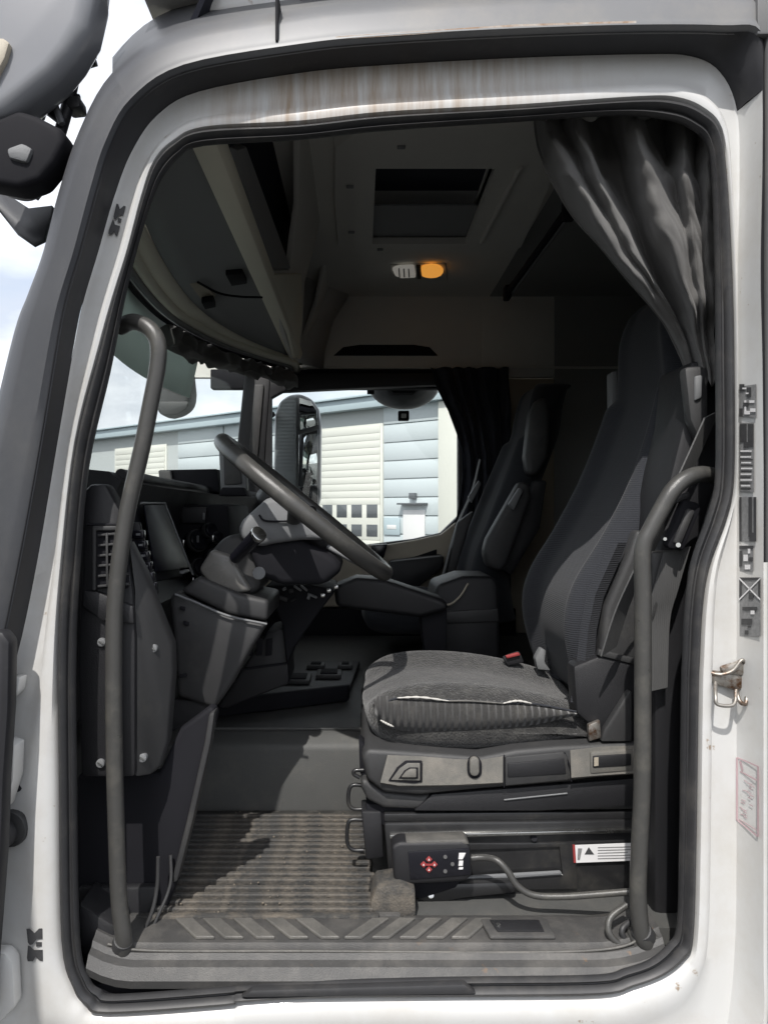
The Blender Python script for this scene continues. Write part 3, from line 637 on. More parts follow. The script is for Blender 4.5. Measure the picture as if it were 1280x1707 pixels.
# tray with cut-outs on the tunnel top
tray = Thing('storage_tray', 'black moulded storage tray with cut-outs on the engine tunnel', 'tray', V(-.2, 1.2, -.55))
ext('base', [V(-.46, .74, -.553), V(-.035, .96, -.553), V(.0, 1.42, -.553), V(-.46, 1.42, -.553)], (0, 0, .02), 'dash_dk', tray, bev=.005)
for (x, y, a, b) in ((-.10, 1.17, .08, .09), (-.20, 1.10, .09, .10), (-.05, 1.30, .05, .06), (-.30, 1.22, .08, .16), (-.15, 1.30, .06, .06)):
    box('rim', V(x, y, -.526), (a, b, .014), 'dash', tray, bev=.003); box('cup', V(x, y, -.518), (a-.025, b-.025, .006), 'black', tray, bev=.002)
ext('front_lip', [V(-.46, .72, -.553), V(-.035, .93, -.553), V(-.03, .955, -.553), V(-.46, .745, -.553)], (0, 0, .045), 'black', tray, bev=.004)

# step plate at the sill
sp = Thing('sill_plate', 'grey plastic entry sill plate with raised chevron ribs, scuffed and dusty', 'sill plate', V(.05, .06, FZ))
prof = [(.135, FZ+.004), (.11, FZ+.012), (.045, FZ+.006), (.038, FZ+.001), (.028, FZ-.002), (.022, FZ-.010), (.008, FZ-.014), (.002, FZ-.022), (-.004, FZ-.03), (.0, FZ-.045), (.135, FZ-.045)]
xs = [-.455+i*(.515+.455)/40 for i in range(41)]
rings = []
for x in xs:
    up = .03*max(0, (x-.40)/.12)**2+.022*max(0, (-.38-x)/.075)**2
    rings.append([V(x, y, z+up*(1 if y < .12 else .5)) for y, z in prof])
loft('plate', rings, 'sill', sp, ang=25)
def chev(x, dx, w_=.020):
    w_ *= 1.28
    z = FZ+.0065
    ext('rib', [V(x, .052, z), V(x+w_, .052, z), V(x+w_+dx, .106, z+.004), V(x+dx, .106, z+.004)], (0, 0, .006), 'sill_lt', sp, bev=.0015, seg=1)
for x in (-.285, -.235, -.180, -.122, -.068): chev(x, -.050, .026)
for x in (-.028, .020, .068, .114, .158): chev(x, .050, .024)
ext('pad', [V(.225, .050, FZ+.0065), V(.34, .050, FZ+.0065), V(.335, .100, FZ+.010), V(.215, .100, FZ+.010)], (0, 0, .008), 'sill', sp, bev=.004)
ext('pad_inset', [V(.240, .060, FZ+.0155), V(.322, .060, FZ+.0155), V(.32, .092, FZ+.018), V(.232, .092, FZ+.018)], (0, 0, .002), 'dash_dk', sp, bev=.001)
cyl('screw', V(.245, .076, FZ+.018), V(.245, .076, FZ+.021), .004, 'chrome', sp)
tube('edge_highlight', [V(-.43, .030, FZ+.012), V(-.36, .030, FZ+.001), V(-.1, .030, FZ), V(.38, .030, FZ+.0), V(.50, .030, FZ+.03)], .0022, 'sill_lt', sp)  # pale line paints the highlight along the sill's front edge
prism('seal_cover', [(400, 1664), (420, 1651), (775, 1641), (795, 1658)], -.022, -.006, 'seal', cab, bev=.004)

# ================================================================== DASHBOARD
da = Thing('dashboard', 'dark grey dashboard with side air vent, glossy display and a screwed end panel', 'dashboard', V(-.5, .3, 0))
dprof = [(-.80, .03), (-.74, .075), (-.56, .088), (-.50, .082), (-.475, .062), (-.50, .02), (-.52, -.06), (-.50, -.16), (-.46, -.22), (-.48, -.33), (-.60, -.46), (-.80, -.52)]
rings = []
for i in range(15):
    y = .26+i*(2.16-.26)/14
    off = -.03*(1-((y-1.15)/1.0)**2)+.03*max(0, (y-1.5)/.6)
    rings.append([V(x+off*(1 if x > -.7 else 0), y, z) for x, z in dprof])
loft('dash_body', rings, 'dash_dk', da, ang=40)
tube('dash_edge', [V(-.495, .3, .078), V(-.52, .8, .078), V(-.52, 1.4, .078), V(-.47, 2.1, .078)], .012, 'dash_dk', da)
# end panel by the door pillar (four screws)
ep_front = [(136, 822), (150, 806), (176, 806), (200, 850), (214, 930), (222, 985), (226, 1060), (226, 1296), (134, 1296), (128, 1100), (136, 950)]
prism('end_panel', ep_front, .055, .10, 'dash_dk', da, bev=.008, label='dash end panel with deep shade in its dark colour')  # darker than the cheek: the deep shade here is put into the colour
def lo_(px, Y): return [W(a, b, Y) for a, b in px]
sideA = [(200, 850), (214, 930), (222, 985), (226, 1060), (226, 1296)]
sideB = [(222, 858), (236, 930), (252, 985), (286, 1072), (286, 1130), (279, 1235), (262, 1286)]
Yb = .12
front = [(214, 900), (224, 985), (224, 1297), (252, 1292), (268, 1278), (280, 1235), (289, 1120), (287, 1072), (262, 1010), (240, 950)]
bm = bmesh.new()
fr_pts = []
for a, b in front:
    t = (a-214)/75.0
    Yc = .050+.075*t
    fr_pts.append(W(a, b, Yc))
add_ext(bm, fr_pts, Vector((.0, .035, 0)))
fin(bm, 'side_cheek', 'dash', da, bev=.006)
for a, b, Y in ((170, 1070, .052), (256, 1080, .094), (168, 1272, .052), (238, 1263, .072)):
    c = W(a, b, Y); cyl('screw', c+Vector((0, .01, 0)), c-Vector((0, .003, 0)), .0075, 'dash_lt', da, bev=.0015); box('screw_slot', c-Vector((0, .0035, 0)), (.009, .002, .0025), 'chrome', da, bev=0, rot=Matrix.Rotation(R(35), 3, 'Y'))
prism('panel_shoulder', [(140, 985), (160, 985), (222, 1010), (224, 1040), (170, 1035), (136, 1010)], .046, .06, 'dash_dk', da, bev=.004)
# air vent with fins
prism('vent_recess', [(160, 884), (198, 884), (214, 940), (214, 980), (160, 980)], .046, .055, 'black', da, bev=.004)
for i in range(6):
    y_ = 890+i*17
    prism('vent_fin', [(163, y_), (204+i*2, y_-4), (206+i*2, y_), (163, y_+4)], .040, .050, 'dash', da, bev=.001)
for a in (176, 190): prism('vent_fin', [(a, 888), (a+4, 888), (a+5, 976), (a+1, 976)], .038, .046, 'dash', da, bev=.001)
prism('vent_bezel', [(154, 876), (200, 876), (200, 884), (160, 884), (160, 984), (154, 984)], .042, .056, 'dash', da, bev=.002)
tube('panel_joint', [W(146, 874, .048), W(196, 874, .048)], .0022, 'black', da, n=2)
# display: glossy instrument screen with bezel and key row
def quad_slab(name, P, th, m, parent, bev=.003):
    n_ = (P[1]-P[0]).cross(P[3]-P[0]).normalized(); return ext(name, P, n_*th, m, parent, bev=bev)
sA, sB, sC, sD = V(-.478, .31, .015), V(-.505, .60, .018), V(-.435, .60, -.160), V(-.450, .31, -.150)
sc_b = quad_slab('display_bezel', [sA, sB, sC, sD], .02, 'black', da, .008)
cen = (sA+sB+sC+sD)/4
nrm = (sB-sA).cross(sD-sA).normalized()
if nrm.x < 0: nrm = -nrm
ins = [cen+(q-cen)*.86+nrm*.021+Vector((0, 0, .008)) for q in (sA, sB, sC, sD)]
quad_slab('display_glass', ins, .003, 'screen', sc_b, .001)
tube('display_trim', [sA+nrm*.022, sB+nrm*.022, sC+nrm*.022], .0025, 'dash_lt', sc_b, n=1, smooth=False)
lowc = sD.lerp(sC, .75)+nrm*.022; box('display_key', lowc+Vector((0, 0, .012)), (.012, .06, .008), 'dash_lt', sc_b)
# switch strip beside the display
for i in range(6):
    t = i/5; c = W(232+t*20, 890+t*88, .17); box('switch', c, (.022, .02, .017), 'gloss', da, bev=.003)
    box('switch_mark', c+Vector((.002, -.0105, 0)), (.008, .002, .004), 'labelw' if i > 3 else 'dash_lt', da, bev=0)
prism('switch_panel', [(218, 870), (232, 870), (264, 990), (240, 1000), (222, 985)], .185, .20, 'dash_dk', da, bev=.004)
# round dials and controls on the centre stack
for a, b, r_ in ((318, 905, .030), (338, 888, .020), (322, 950, .026), (346, 930, .020), (350, 900, .016)):
    c = W(a, b, .95); k = cyl('dial', c, c+Vector((.035, -.03, .012)), r_, 'gloss', da, bev=.003); cyl('dial_ring', c+Vector((.02, -.017, .007)), c+Vector((.028, -.024, .0095)), r_*1.12, 'dash', k)
for i, (a, b) in enumerate(((306, 905), (330, 898), (355, 897), (322, 968), (340, 860))):
    box('dial_mark', W(a, b, .90), (.006, .006, .020), 'chrome' if i in (0, 2, 3) else 'dash_lt', da, bev=.002)
prism('centre_stack', [(296, 840), (380, 840), (385, 900), (360, 990), (300, 990)], 1.0, 1.4, 'black', da, bev=.01)
prism('info_plate', [(300, 845), (345, 845), (342, 872), (304, 872)], .985, 1.0, 'dash_dk', da, bev=.003)
# items on the dash top
bx = Thing('dash_top_box', 'open black storage box standing on the dashboard top against the windscreen', 'box', W(312, 815, 1.35))
hole = [(266, 783), (358, 781), (362, 818), (268, 818)]
prism('box_body', [(264, 783), (362, 781), (366, 820), (268, 820)], 1.30, 1.52, 'black', bx, bev=.006)
prism('box_cheek', [(264, 784), (286, 784), (292, 820), (268, 820)], 1.29, 1.302, 'dash', bx, bev=.003)
dv = Thing('dash_device', 'grey upright device in a cradle on the dashboard, behind the upper steering wheel rim', 'dash device', W(382, 818, 1.3))
prism('body', [(364, 742), (378, 736), (408, 745), (412, 818), (368, 820)], 1.22, 1.27, 'dash_lt', dv, bev=.008)
prism('device_screen', [(372, 750), (400, 756), (403, 806), (374, 808)], 1.212, 1.22, 'dash', dv, bev=.003)
prism('foot', [(370, 812), (406, 812), (412, 826), (364, 826)], 1.18, 1.30, 'black', dv, bev=.004)
# left knee bolster below the dash end, lower footwell wall
prism('footwell_wall', [(128, 1292), (264, 1290), (300, 1215), (352, 1176), (362, 1188), (350, 1240), (318, 1380), (292, 1480), (262, 1555), (128, 1600)], .14, .175, 'black', da, bev=.012, seg=4)  # near-black colour carries the door pillar's shade
prism('footwell_highlight', [(348, 1190), (359, 1184), (352, 1236), (322, 1368), (296, 1470), (284, 1474), (310, 1372), (340, 1240)], .128, .16, 'dash', da, bev=.006, label='painted highlight along the curved edge of the footwell wall')  # lighter strip paints the highlight on the wall's curved edge
prism('lower_moulding', [(130, 1505), (170, 1530), (196, 1545), (200, 1600), (150, 1612), (130, 1580)], .05, .14, 'dash_dk', da, bev=.01)
tube('moulding_edge', [W(264, 1428, .10), W(262, 1480, .10), W(250, 1530, .09), W(215, 1598, .08)], .0035, 'dash', da)
tube('moulding_edge', [W(285, 1425, .13), W(284, 1475, .12), W(262, 1530, .10), W(228, 1600, .08)], .003, 'dash', da)
prism('lower_kick', [(130, 1480), (262, 1478), (258, 1512), (212, 1600), (150, 1606), (130, 1580)], .12, .14, 'dash_dk', da, bev=.006)
# knee panel around the column
prism('knee_panel', [(282, 1000), (290, 985), (322, 1002), (380, 1026), (430, 1038), (444, 1041), (420, 1080), (384, 1145), (358, 1182), (296, 1162), (290, 1080)], .36, .43, 'dash', da, bev=.012, seg=3)
tube('knee_panel_highlight', [W(292, 990, .352), W(325, 1003, .352), (W(380, 1026, .352)), W(445, 1040, .352)], .0026, 'dash_lt', da)  # pale line paints the highlight along the panel's curved top
prism('knee_panel_side', [(362, 1178), (446, 1052), (478, 1046), (482, 1140), (430, 1160), (376, 1182)], .64, .80, 'dash_dk', da, bev=.008, label='darker lower panel right of the knee panel')
prism('knee_panel_lower', [(288, 1164), (366, 1170), (340, 1196), (300, 1215), (282, 1222)], .38, .44, 'dash_dk', da, bev=.008)
prism('panel_slot', [(298, 1125), (310, 1123), (311, 1128), (300, 1130)], .352, .36, 'black', da, bev=.001)
prism('panel_joint', [(372, 1118), (480, 1104), (480, 1107), (372, 1122)], .632, .64, 'black', da, bev=0)
for a, b in ((300, 1010), (306, 1035)): prism('panel_clip', [(a, b), (a+8, b+2), (a+8, b+8), (a, b+6)], .352, .36, 'black', da, bev=.001)
for k_ in range(4): prism('vent_slot', [(396+k_*16, 1062+k_*1), (406+k_*16, 1061+k_*1), (405+k_*16, 1092), (395+k_*16, 1093)], .634, .64, 'black', da, bev=.001)
for k_ in range(5): prism('dash_button', [(300+k_*17, 985), (313+k_*17, 985), (313+k_*17, 994), (300+k_*17, 994)], .975, .99, 'gloss', da, bev=.002)
# column shroud
col_ = Thing('steering_column', 'grey steering column shroud with stalk switch, under the steering wheel', 'steering column', W(420, 960, .5))
prism('lower_shroud', [(326, 958), (345, 926), (372, 894), (400, 888), (425, 905), (440, 940), (430, 990), (408, 992), (372, 978)], .40, .60, 'dash', col_, bev=.028, seg=5)
prism('shroud_highlight', [(330, 950), (352, 915), (385, 925), (420, 985), (395, 990), (350, 975)], .385, .42, 'shroudlight', col_, bev=.010, seg=3)  # paler piece paints the glossy highlight on the shroud
prism('shroud_neck', [(300, 985), (330, 960), (400, 990), (448, 1000), (446, 1036), (380, 1024)], .37, .60, 'dash', col_, bev=.010, seg=3)
prism('upper_shroud', [(396, 880), (404, 866), (446, 828), (472, 830), (505, 862), (545, 900), (500, 900), (456, 906), (432, 912), (402, 900)], .36, .64, 'dash_lt', col_, bev=.014, seg=3)
tube('shroud_seam', [W(432, 858, .355), W(445, 868, .355), W(500, 868, .355)], .0022, 'black', col_)
prism('column_core', [(408, 902), (500, 896), (560, 930), (572, 950), (540, 975), (470, 975), (430, 960)], .38, .62, 'black', col_, bev=.015, seg=3)
a, b = W(392, 930, .36), W(428, 893, .30); cyl('stalk', a, b, .013, 'gloss', col_, r2=.016)
d_ = (b-a).normalized(); cyl('stalk_tip', b, b+d_*.012, .0175, 'chrome', col_, bev=.003)
cyl('ignition_ring', W(432, 955, .372), W(432, 955, .385), .014, 'dash_lt', col_, bev=.002)
prism('wiring_cluster', [(440, 975), (520, 975), (560, 985), (540, 1010), (490, 1080), (478, 1110), (470, 1040)], .62, .9, 'black', col_, bev=.01)
for i in range(9):
    a = W(random.uniform(455, 560), random.uniform(972, 1000), .61); box('column_detail', a, (random.uniform(.008, .03), .01, random.uniform(.004, .016)), random.choice(['dash', 'dash_dk', 'dash_lt']), col_, bev=.002, rot=Matrix.Rotation(random.uniform(-.8, .8), 3, 'Y'))
for a, b in ((538, 992), (548, 984), (560, 978)): box('control_button', W(a, b, .60), (.012, .008, .010), 'chrome', col_, bev=.003)
# wheel
wc = W(508, 845, .5); u = (W(648, 957, .5)-W(372, 733, .5)); rad_w = u.length/2-.006; u.normalize()
vy = Vector((0, 1, 0)); wn = u.cross(vy).normalized()
if wn.x < 0: wn = -wn
wh = Thing('steering_wheel', 'large grey steering wheel seen edge-on, its rim crossing the far window', 'steering wheel', wc)
bm = bmesh.new(); N_ = 72; rings = []
for i in range(N_):
    a = 2*math.pi*i/N_; c = wc+(u*math.cos(a)+vy*math.sin(a))*rad_w; rd = (u*math.cos(a)+vy*math.sin(a))
    rings.append([bm.verts.new(c+(rd*math.cos(b)*.0165+wn*math.sin(b)*.0185)) for b in [2*math.pi*j/14 for j in range(14)]])
for i in range(N_):
    for j in range(14): bm.faces.new((rings[i][j], rings[i][(j+1) % 14], rings[(i+1) % N_][(j+1) % 14], rings[(i+1) % N_][j]))
fin(bm, 'rim', 'bar', wh)
hub = [wc+u*a+vy*b-wn*.055 for a, b in ((-.09, -.075), (-.02, -.095), (.09, -.07), (.12, 0), (.09, .07), (-.02, .095), (-.09, .075), (-.11, 0))]
ext('hub', hub, wn*.045, 'dash_dk', wh, bev=.012, seg=3)
for b in (-1, 1):
    tube('spoke', [wc+vy*b*.08-wn*.035, wc+vy*b*.15-wn*.03+u*.01, wc+vy*b*(rad_w-.005)], .016, 'dash', wh, flat=.5)
    tube('spoke', [wc+u*.10+vy*b*.04-wn*.035, wc+u*.17+vy*b*.05-wn*.02, wc+u*(rad_w-.01)+vy*b*.07], .013, 'dash_lt', wh, flat=.6)

# passenger-side low console and armrest slab of the centre console
tb = Thing('centre_slab', 'flat black slab reaching left from beside the driver seat to the steering wheel', 'armrest slab', W(650, 990, .95))
prism('pad', [(556, 978), (594, 963), (640, 966), (742, 1000), (750, 1016), (700, 1030), (560, 1012)], .88, 1.02, 'dash_dk', tb, bev=.02, seg=4)
prism('post', [(700, 1020), (745, 1015), (745, 1130), (712, 1130)], .92, 1.0, 'black', tb, bev=.006)
cb = Thing('centre_locker', 'dark centre box with a tan painted strap highlight between the two seats', 'storage box', W(775, 1060, 1.1))
prism('body', [(720, 1010), (728, 975), (772, 960), (822, 960), (832, 975), (834, 1075), (836, 1260), (720, 1260)], 1.12, 1.36, 'dash_dk', cb, bev=.015, seg=3)
prism('lid_band', [(726, 1020), (830, 1014), (832, 1036), (726, 1040)], 1.11, 1.125, 'dash', cb, bev=.004)
tube('strap_highlight', [W(738, 1008, 1.10), W(752, 1006, 1.10), W(768, 992, 1.10), W(780, 972, 1.10)], .0035, 'tan', cb)  # tan line paints the curved highlight on the strap

# ================================================================== SEATS
def backrest(name, Yc, halfw, prof, m, parent, thick=.13, seams=True):
    """prof: (z, front x, half width factor, thickness)"""
    zs = []; 
    keys = cat([Vector((z, x, f)) for z, x, f in prof], 5)
    rings = []
    for k in keys:
        z, x, f = k; hw = halfw*f
        r_ = []
        # cross-section: bolstered front (towards -x), rounded back
        for t in [i/14 for i in range(15)]:
            yy = -1+2*t
            bol = .045*max(0, 1-abs(abs(yy)-.80)/.24)**1.0
            edge = .06*max(0, (abs(yy)-.85)/.15)**2
            r_.append(V(x-bol*(1 if f > .8 else .3)+edge, Yc+hw*yy, z))
        for t in [i/8 for i in range(1, 8)]:
            yy = 1-2*t
            r_.append(V(x+thick-.04*yy*yy+.012, Yc+hw*yy*.97, z))
        rings.append(r_)
    return loft(name, rings, m, parent, sub=1, ang=80)
def cushion(name, Yc, hw, m, parent, z0, z1, x0=0.0, x1=.50):
    rings = []
    for i in range(21):
        t = -1+2*i/20; e = abs(t)
        ins = .055*max(0, (e-.72)/.28)**2.2               # round the sides
        bol = .028*max(0, 1-abs(e-.70)/.34)
        xf = x0+ins*1.0+.012*e; xb = x1-ins*.3
        top = z1-ins*.55+bol; bot = z0+ins*.5
        pts = [(xb, top-.060), (xb-.09, top-.030), (xf+.27, top+.002), (xf+.13, top+.006), (xf+.055, top-.006), (xf+.018, top-.032), (xf+.0, (top+bot)/2+.012), (xf+.012, bot+.030), (xf+.05, bot+.006), (xf+.14, bot), (xb-.16, bot+.004), (xb, bot+.040)]
        rings.append([V(a, Yc+hw*t, b) for a, b in pts])
    return loft(name, rings, m, parent, sub=2, ang=80)
def seat_belt_strap(parent, pts, wdt=.047, wdir=(0, 1, 0)): return ribbon('belt_webbing', pts, wdt, wdir, .003, 'belt', parent)

ds = Thing('driver_seat', 'dark grey fabric driver seat with worn cushion piping, beside the right grab bar', 'seat', V(.3, .5, FZ))  # driver seat of the cab
cu = cushion('cushion', .49, .255, 'fabric', ds, -.490, -.385, .0, .52)
# ribbed side insert & piping, following the near side
_ins = [((622, 1166), (622, 1178)), ((630, 1160), (630, 1200)), ((660, 1160), (654, 1214)), ((700, 1163), (700, 1220)), ((800, 1166), (800, 1218)), ((880, 1172), (880, 1210)), ((940, 1182), (936, 1198)), ((962, 1188), (960, 1192))]
_T = cat([Vector((a[0], a[1], 0)) for a, b in _ins], 5); _B = cat([Vector((b[0], b[1], 0)) for a, b in _ins], 5)
g = []
for p_, q in zip(_T, _B):
    row = []
    for t in (0, .12, .3, .5, .7, .88, 1):
        c = p_.lerp(q, t); row.append(W(c.x, c.y, .241-.018*math.sin(math.pi*t)**.6))
    g.append(row)
sheet('cushion_side_insert', g, 'fabric_rib', cu)
for pts in (((662, 1163), (700, 1162), (748, 1168)), ((838, 1172), (862, 1168), (886, 1172)), ((634, 1200), (645, 1206), (656, 1211))):
    tube('worn_piping', [W(a, b, .228) for a, b in pts], [.0008+.0020*math.sin(math.pi*i_/16)**.5*(.75+.35*math.sin(i_*2.1)) for i_ in range(17)], 'pale', cu)
tube('worn_piping_faded', [W(a, b, .2285) for a, b in ((748, 1168), (780, 1168), (812, 1170), (838, 1172))], .0018, 'sill_lt', cu)
tube('piping', [W(a, b, .231) for a, b in ((636, 1178), (665, 1163), (750, 1167), (840, 1171), (890, 1173), (960, 1186))], .0022, 'fabric_dk', cu)
bprof = [(-.42, .50, .86), (-.36, .475, .95), (-.25, .452, 1.0), (-.156, .468, 1.0), (-.043, .535, 1.0), (.085, .60, .96), (.246, .655, .84), (.32, .662, .74), (.41, .66, .66), (.475, .675, .56), (.505, .70, .38)]
bk = backrest('backrest', .50, .255, bprof, 'fabric_dk', ds)
# lighter side bolster of the back and plastic hinge cover
loft('side_bolster', [[W(a, b, Y) for a, b in ((1016, 905), (1000, 940), (978, 985), (966, 1050), (960, 1110), (950, 1170))] for Y in (.25,)]+[[W(a, b, .232) for a, b in ((1030, 905), (1012, 945), (992, 990), (980, 1050), (974, 1110), (962, 1172))]]+[[W(a, b, .246) for a, b in ((1044, 905), (1026, 950), (1006, 995), (994, 1050), (990, 1110), (976, 1172))]], 'fabric_dk', ds, closed=False, caps=False)
prism('back_shell', [(1062, 880), (1045, 930), (1010, 1010), (1000, 1090), (1010, 1110), (1060, 1112), (1085, 1090), (1100, 900)], .235, .30, 'dash', ds, bev=.012, seg=3)
prism('hinge_cover', [(955, 1110), (1000, 1092), (1064, 1105), (1064, 1236), (1000, 1236), (985, 1210), (960, 1190)], .225, .28, 'dash_dk', ds, bev=.01)
prism('hinge_edge', [(1008, 1215), (1048, 1152), (1053, 1152), (1053, 1236), (1002, 1236)], .205, .225, 'dash', ds, bev=.003)
prism('hinge_trim', [(998, 1082), (1060, 1098), (1060, 1108), (996, 1092)], .222, .235, 'dash', ds, bev=.002)
prism('shoulder_shell', [(1018, 620), (1030, 616), (1032, 740), (1026, 762), (1020, 740)], .72, .76, 'dash_lt', ds, bev=.006)
# red buckle and lap anchor
bu = prism('buckle', [(838, 1096), (866, 1086), (874, 1104), (846, 1110)], .62, .64, 'dash_dk', ds, bev=.004)
prism('buckle_button', [(842, 1093), (864, 1087), (868, 1092), (845, 1098)], .612, .622, 'red', bu, bev=.003)
prism('lap_anchor', [(892, 1098), (902, 1080), (910, 1084), (908, 1104), (918, 1118), (896, 1116)], .60, .63, 'dash_lt', ds, bev=.004)
prism('belt_latch', [(980, 1208), (1000, 1200), (1002, 1230), (982, 1236)], .212, .225, 'steel', ds, bev=.003)
# plastic side cover with the controls
side = [(602, 1262), (612, 1248), (640, 1250), (800, 1262), (860, 1250), (930, 1244), (1090, 1236), (1150, 1236), (1150, 1282), (1000, 1296), (948, 1304), (800, 1316), (700, 1326), (640, 1322), (612, 1300)]
prism('side_cover', side, .205, .76, 'dash', ds, bev=.010, seg=3)
prism('side_cover_lower', [(606, 1296), (640, 1320), (700, 1326), (800, 1316), (948, 1304), (1150, 1286), (1150, 1350), (900, 1352), (700, 1350), (640, 1348), (612, 1334), (600, 1310)], .222, .74, 'dash', ds, bev=.012, seg=3, label='darker lower seat skirt')
prism('skirt_step', [(690, 1352), (720, 1324), (950, 1306), (1140, 1290), (1140, 1340), (900, 1352)], .216, .23, 'dash_dk', ds, bev=.004)
tube('skirt_crease', [W(840, 1333, .214), W(945, 1322, .214)], .0016, 'dash_lt', ds, n=2)
bm = bmesh.new()
top_ = [(640, 1256), (700, 1260), (800, 1266), (838, 1262)]; bot_ = [(628, 1306), (700, 1309), (800, 1306), (838, 1304)]
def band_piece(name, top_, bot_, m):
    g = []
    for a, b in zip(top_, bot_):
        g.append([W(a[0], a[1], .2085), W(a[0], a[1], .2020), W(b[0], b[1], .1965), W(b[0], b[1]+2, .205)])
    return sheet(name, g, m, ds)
bm.free()
band_piece('sunlit_control_band', [(646, 1258), (670, 1259), (700, 1260), (760, 1265), (800, 1266), (838, 1260)], [(634, 1304), (664, 1309), (700, 1309), (760, 1308), (800, 1306), (838, 1304)], 'seatside')  # pale band paints the sunlight on the up-facing part of the cover
band_piece('sunlit_control_band', [(950, 1250), (1000, 1244), (1060, 1242)], [(952, 1296), (1000, 1292), (1060, 1288)], 'seatside')
h1 = prism('lever_surround', [(647, 1302), (662, 1280), (676, 1269), (704, 1269), (704, 1304), (690, 1306)], .1945, .207, 'black', ds, bev=.002)
prism('lever_plate', [(652, 1300), (666, 1281), (679, 1272), (700, 1272), (700, 1301)], .1925, .2, 'seatside', h1, bev=.001)
prism('lever_well', [(664, 1298), (674, 1284), (682, 1279), (697, 1279), (697, 1298)], .1915, .1965, 'black', h1, bev=.001)
prism('lever', [(669, 1296), (677, 1286), (684, 1282), (694, 1282), (694, 1296)], .187, .195, 'seatside', h1, bev=.002)
def pill(x0, y0, x1, y1, n=8):
    r_ = (x1-x0)/2; cx = (x0+x1)/2; res = []
    for i in range(n+1): a = math.pi*i/n; res.append((cx+r_*math.cos(a), y0+r_-r_*math.sin(a)))
    for i in range(n+1): a = math.pi+math.pi*i/n; res.append((cx+r_*math.cos(a), y1-r_-r_*math.sin(a)))
    return res
h2 = prism('height_lever_surround', pill(779, 1262, 803, 1298), .1955, .207, 'black', ds, bev=.001)
prism('height_lever', pill(783, 1262, 799, 1294), .189, .2, 'seatside', h2, bev=.003)
prism('pocket_frame', [(842, 1262), (938, 1253), (946, 1260), (948, 1300), (842, 1310)], .200, .207, 'dash', ds, bev=.003)
prism('pocket', [(846, 1272), (940, 1264), (944, 1290), (846, 1296)], .198, .202, 'dash_dk', ds, bev=.002)
tube('cover_joint', [W(840, 1258, .2035), W(840, 1312, .2035)], .0012, 'black', ds, n=2)
tube('cover_joint', [W(940, 1254, .2035), W(950, 1280, .2035), W(952, 1302, .2035)], .0018, 'black', ds, n=3)
prism('switch_plate', [(984, 1254), (1060, 1249), (1060, 1284), (984, 1290)], .1945, .207, 'seatside', ds, bev=.003)
prism('switch', [(988, 1260), (1052, 1256), (1052, 1276), (988, 1280)], .1925, .2, 'dash_dk', ds, bev=.002)
prism('switch_mark', [(990, 1263), (997, 1262), (997, 1276), (990, 1277)], .191, .1965, 'tan', ds, bev=0)
# base: suspension block, rails, wire handles, steel pedestal
prism('suspension_block', [(610, 1340), (1120, 1340), (1120, 1376), (612, 1376)], .24, .72, 'black', ds, bev=.004)
prism('seat_rail', [(640, 1356), (1130, 1352), (1130, 1366), (640, 1370)], .225, .25, 'metal_blk', ds, bev=.003)
prism('front_post', [(602, 1352), (636, 1352), (640, 1430), (610, 1434)], .235, .30, 'dash_dk', ds, bev=.005)
prism('front_post', [(598, 1232), (612, 1246), (612, 1300), (600, 1290)], .25, .30, 'black', ds, bev=.004)
tube('wire_handle', [W(a, b, .26) for a, b in ((610, 1310), (590, 1308), (582, 1316), (581, 1338), (590, 1348), (612, 1348))], .004, 'metal_blk', ds)
tube('wire_handle', [W(a, b, .26) for a, b in ((612, 1367), (588, 1366), (580, 1374), (579, 1404), (588, 1416), (606, 1417))], .004, 'metal_blk', ds)
tube('wire_handle', [W(a, b, .25) for a, b in ((606, 1283), (592, 1284), (590, 1290), (600, 1296))], .004, 'metal_blk', ds)
pd = prism('pedestal', [(640, 1372), (1130, 1366), (1130, 1500), (780, 1500), (700, 1508), (684, 1500), (650, 1480)], .22, .70, 'metal_blk', ds, bev=.005)
prism('pedestal_lip', [(650, 1392), (1080, 1382), (1080, 1387), (650, 1398)], .206, .222, 'chrome', pd, bev=.001)
hole_plate('pressed_panel', [(700, 1406), (960, 1404), (962, 1482), (700, 1486)], [(770, 1418), (932, 1412), (938, 1458), (770, 1468)], .214, .221, 'metal_blk', pd, bev=.002)
prism('recess_edge', [(776, 1461), (934, 1452), (938, 1458), (776, 1470)], .208, .215, 'dash_lt', pd, bev=.0025)
cyl('bolt_hole', W(890, 1397, .2125), W(890, 1397, .22), .006, 'black', pd)
prism('lower_bulge', [(690, 1500), (700, 1474), (860, 1470), (860, 1490), (780, 1498), (720, 1508)], .19, .225, 'metal_blk', pd, bev=.008)
cyl('bolt', W(718, 1492, .186), W(718, 1492, .192), .006, 'chrome', pd, bev=.001)
# warning label on the pedestal
lb = prism('warning_label', [(956, 1409), (1060, 1405), (1060, 1434), (958, 1438)], .2125, .2145, 'labelw', ds, bev=0)
prism('label_edge', [(954, 1408), (958, 1408), (960, 1438), (956, 1438)], .2122, .214, 'red', lb, bev=0)
prism('label_symbol', [(974, 1424), (981, 1412), (990, 1424)], .2118, .2124, 'ink', lb, bev=0)
prism('label_symbol', [(963, 1414), (970, 1414), (966, 1433), (962, 1433)], .2118, .2124, 'ink2', lb, bev=0)
for i in range(5):
    y_ = 1412+i*4.6; prism('label_line', [(996, y_), (1058-(i % 3)*6, y_-1.5), (1058-(i % 3)*6, y_-.2), (996, y_+1.3)], .2118, .2124, 'ink2', lb, bev=0)
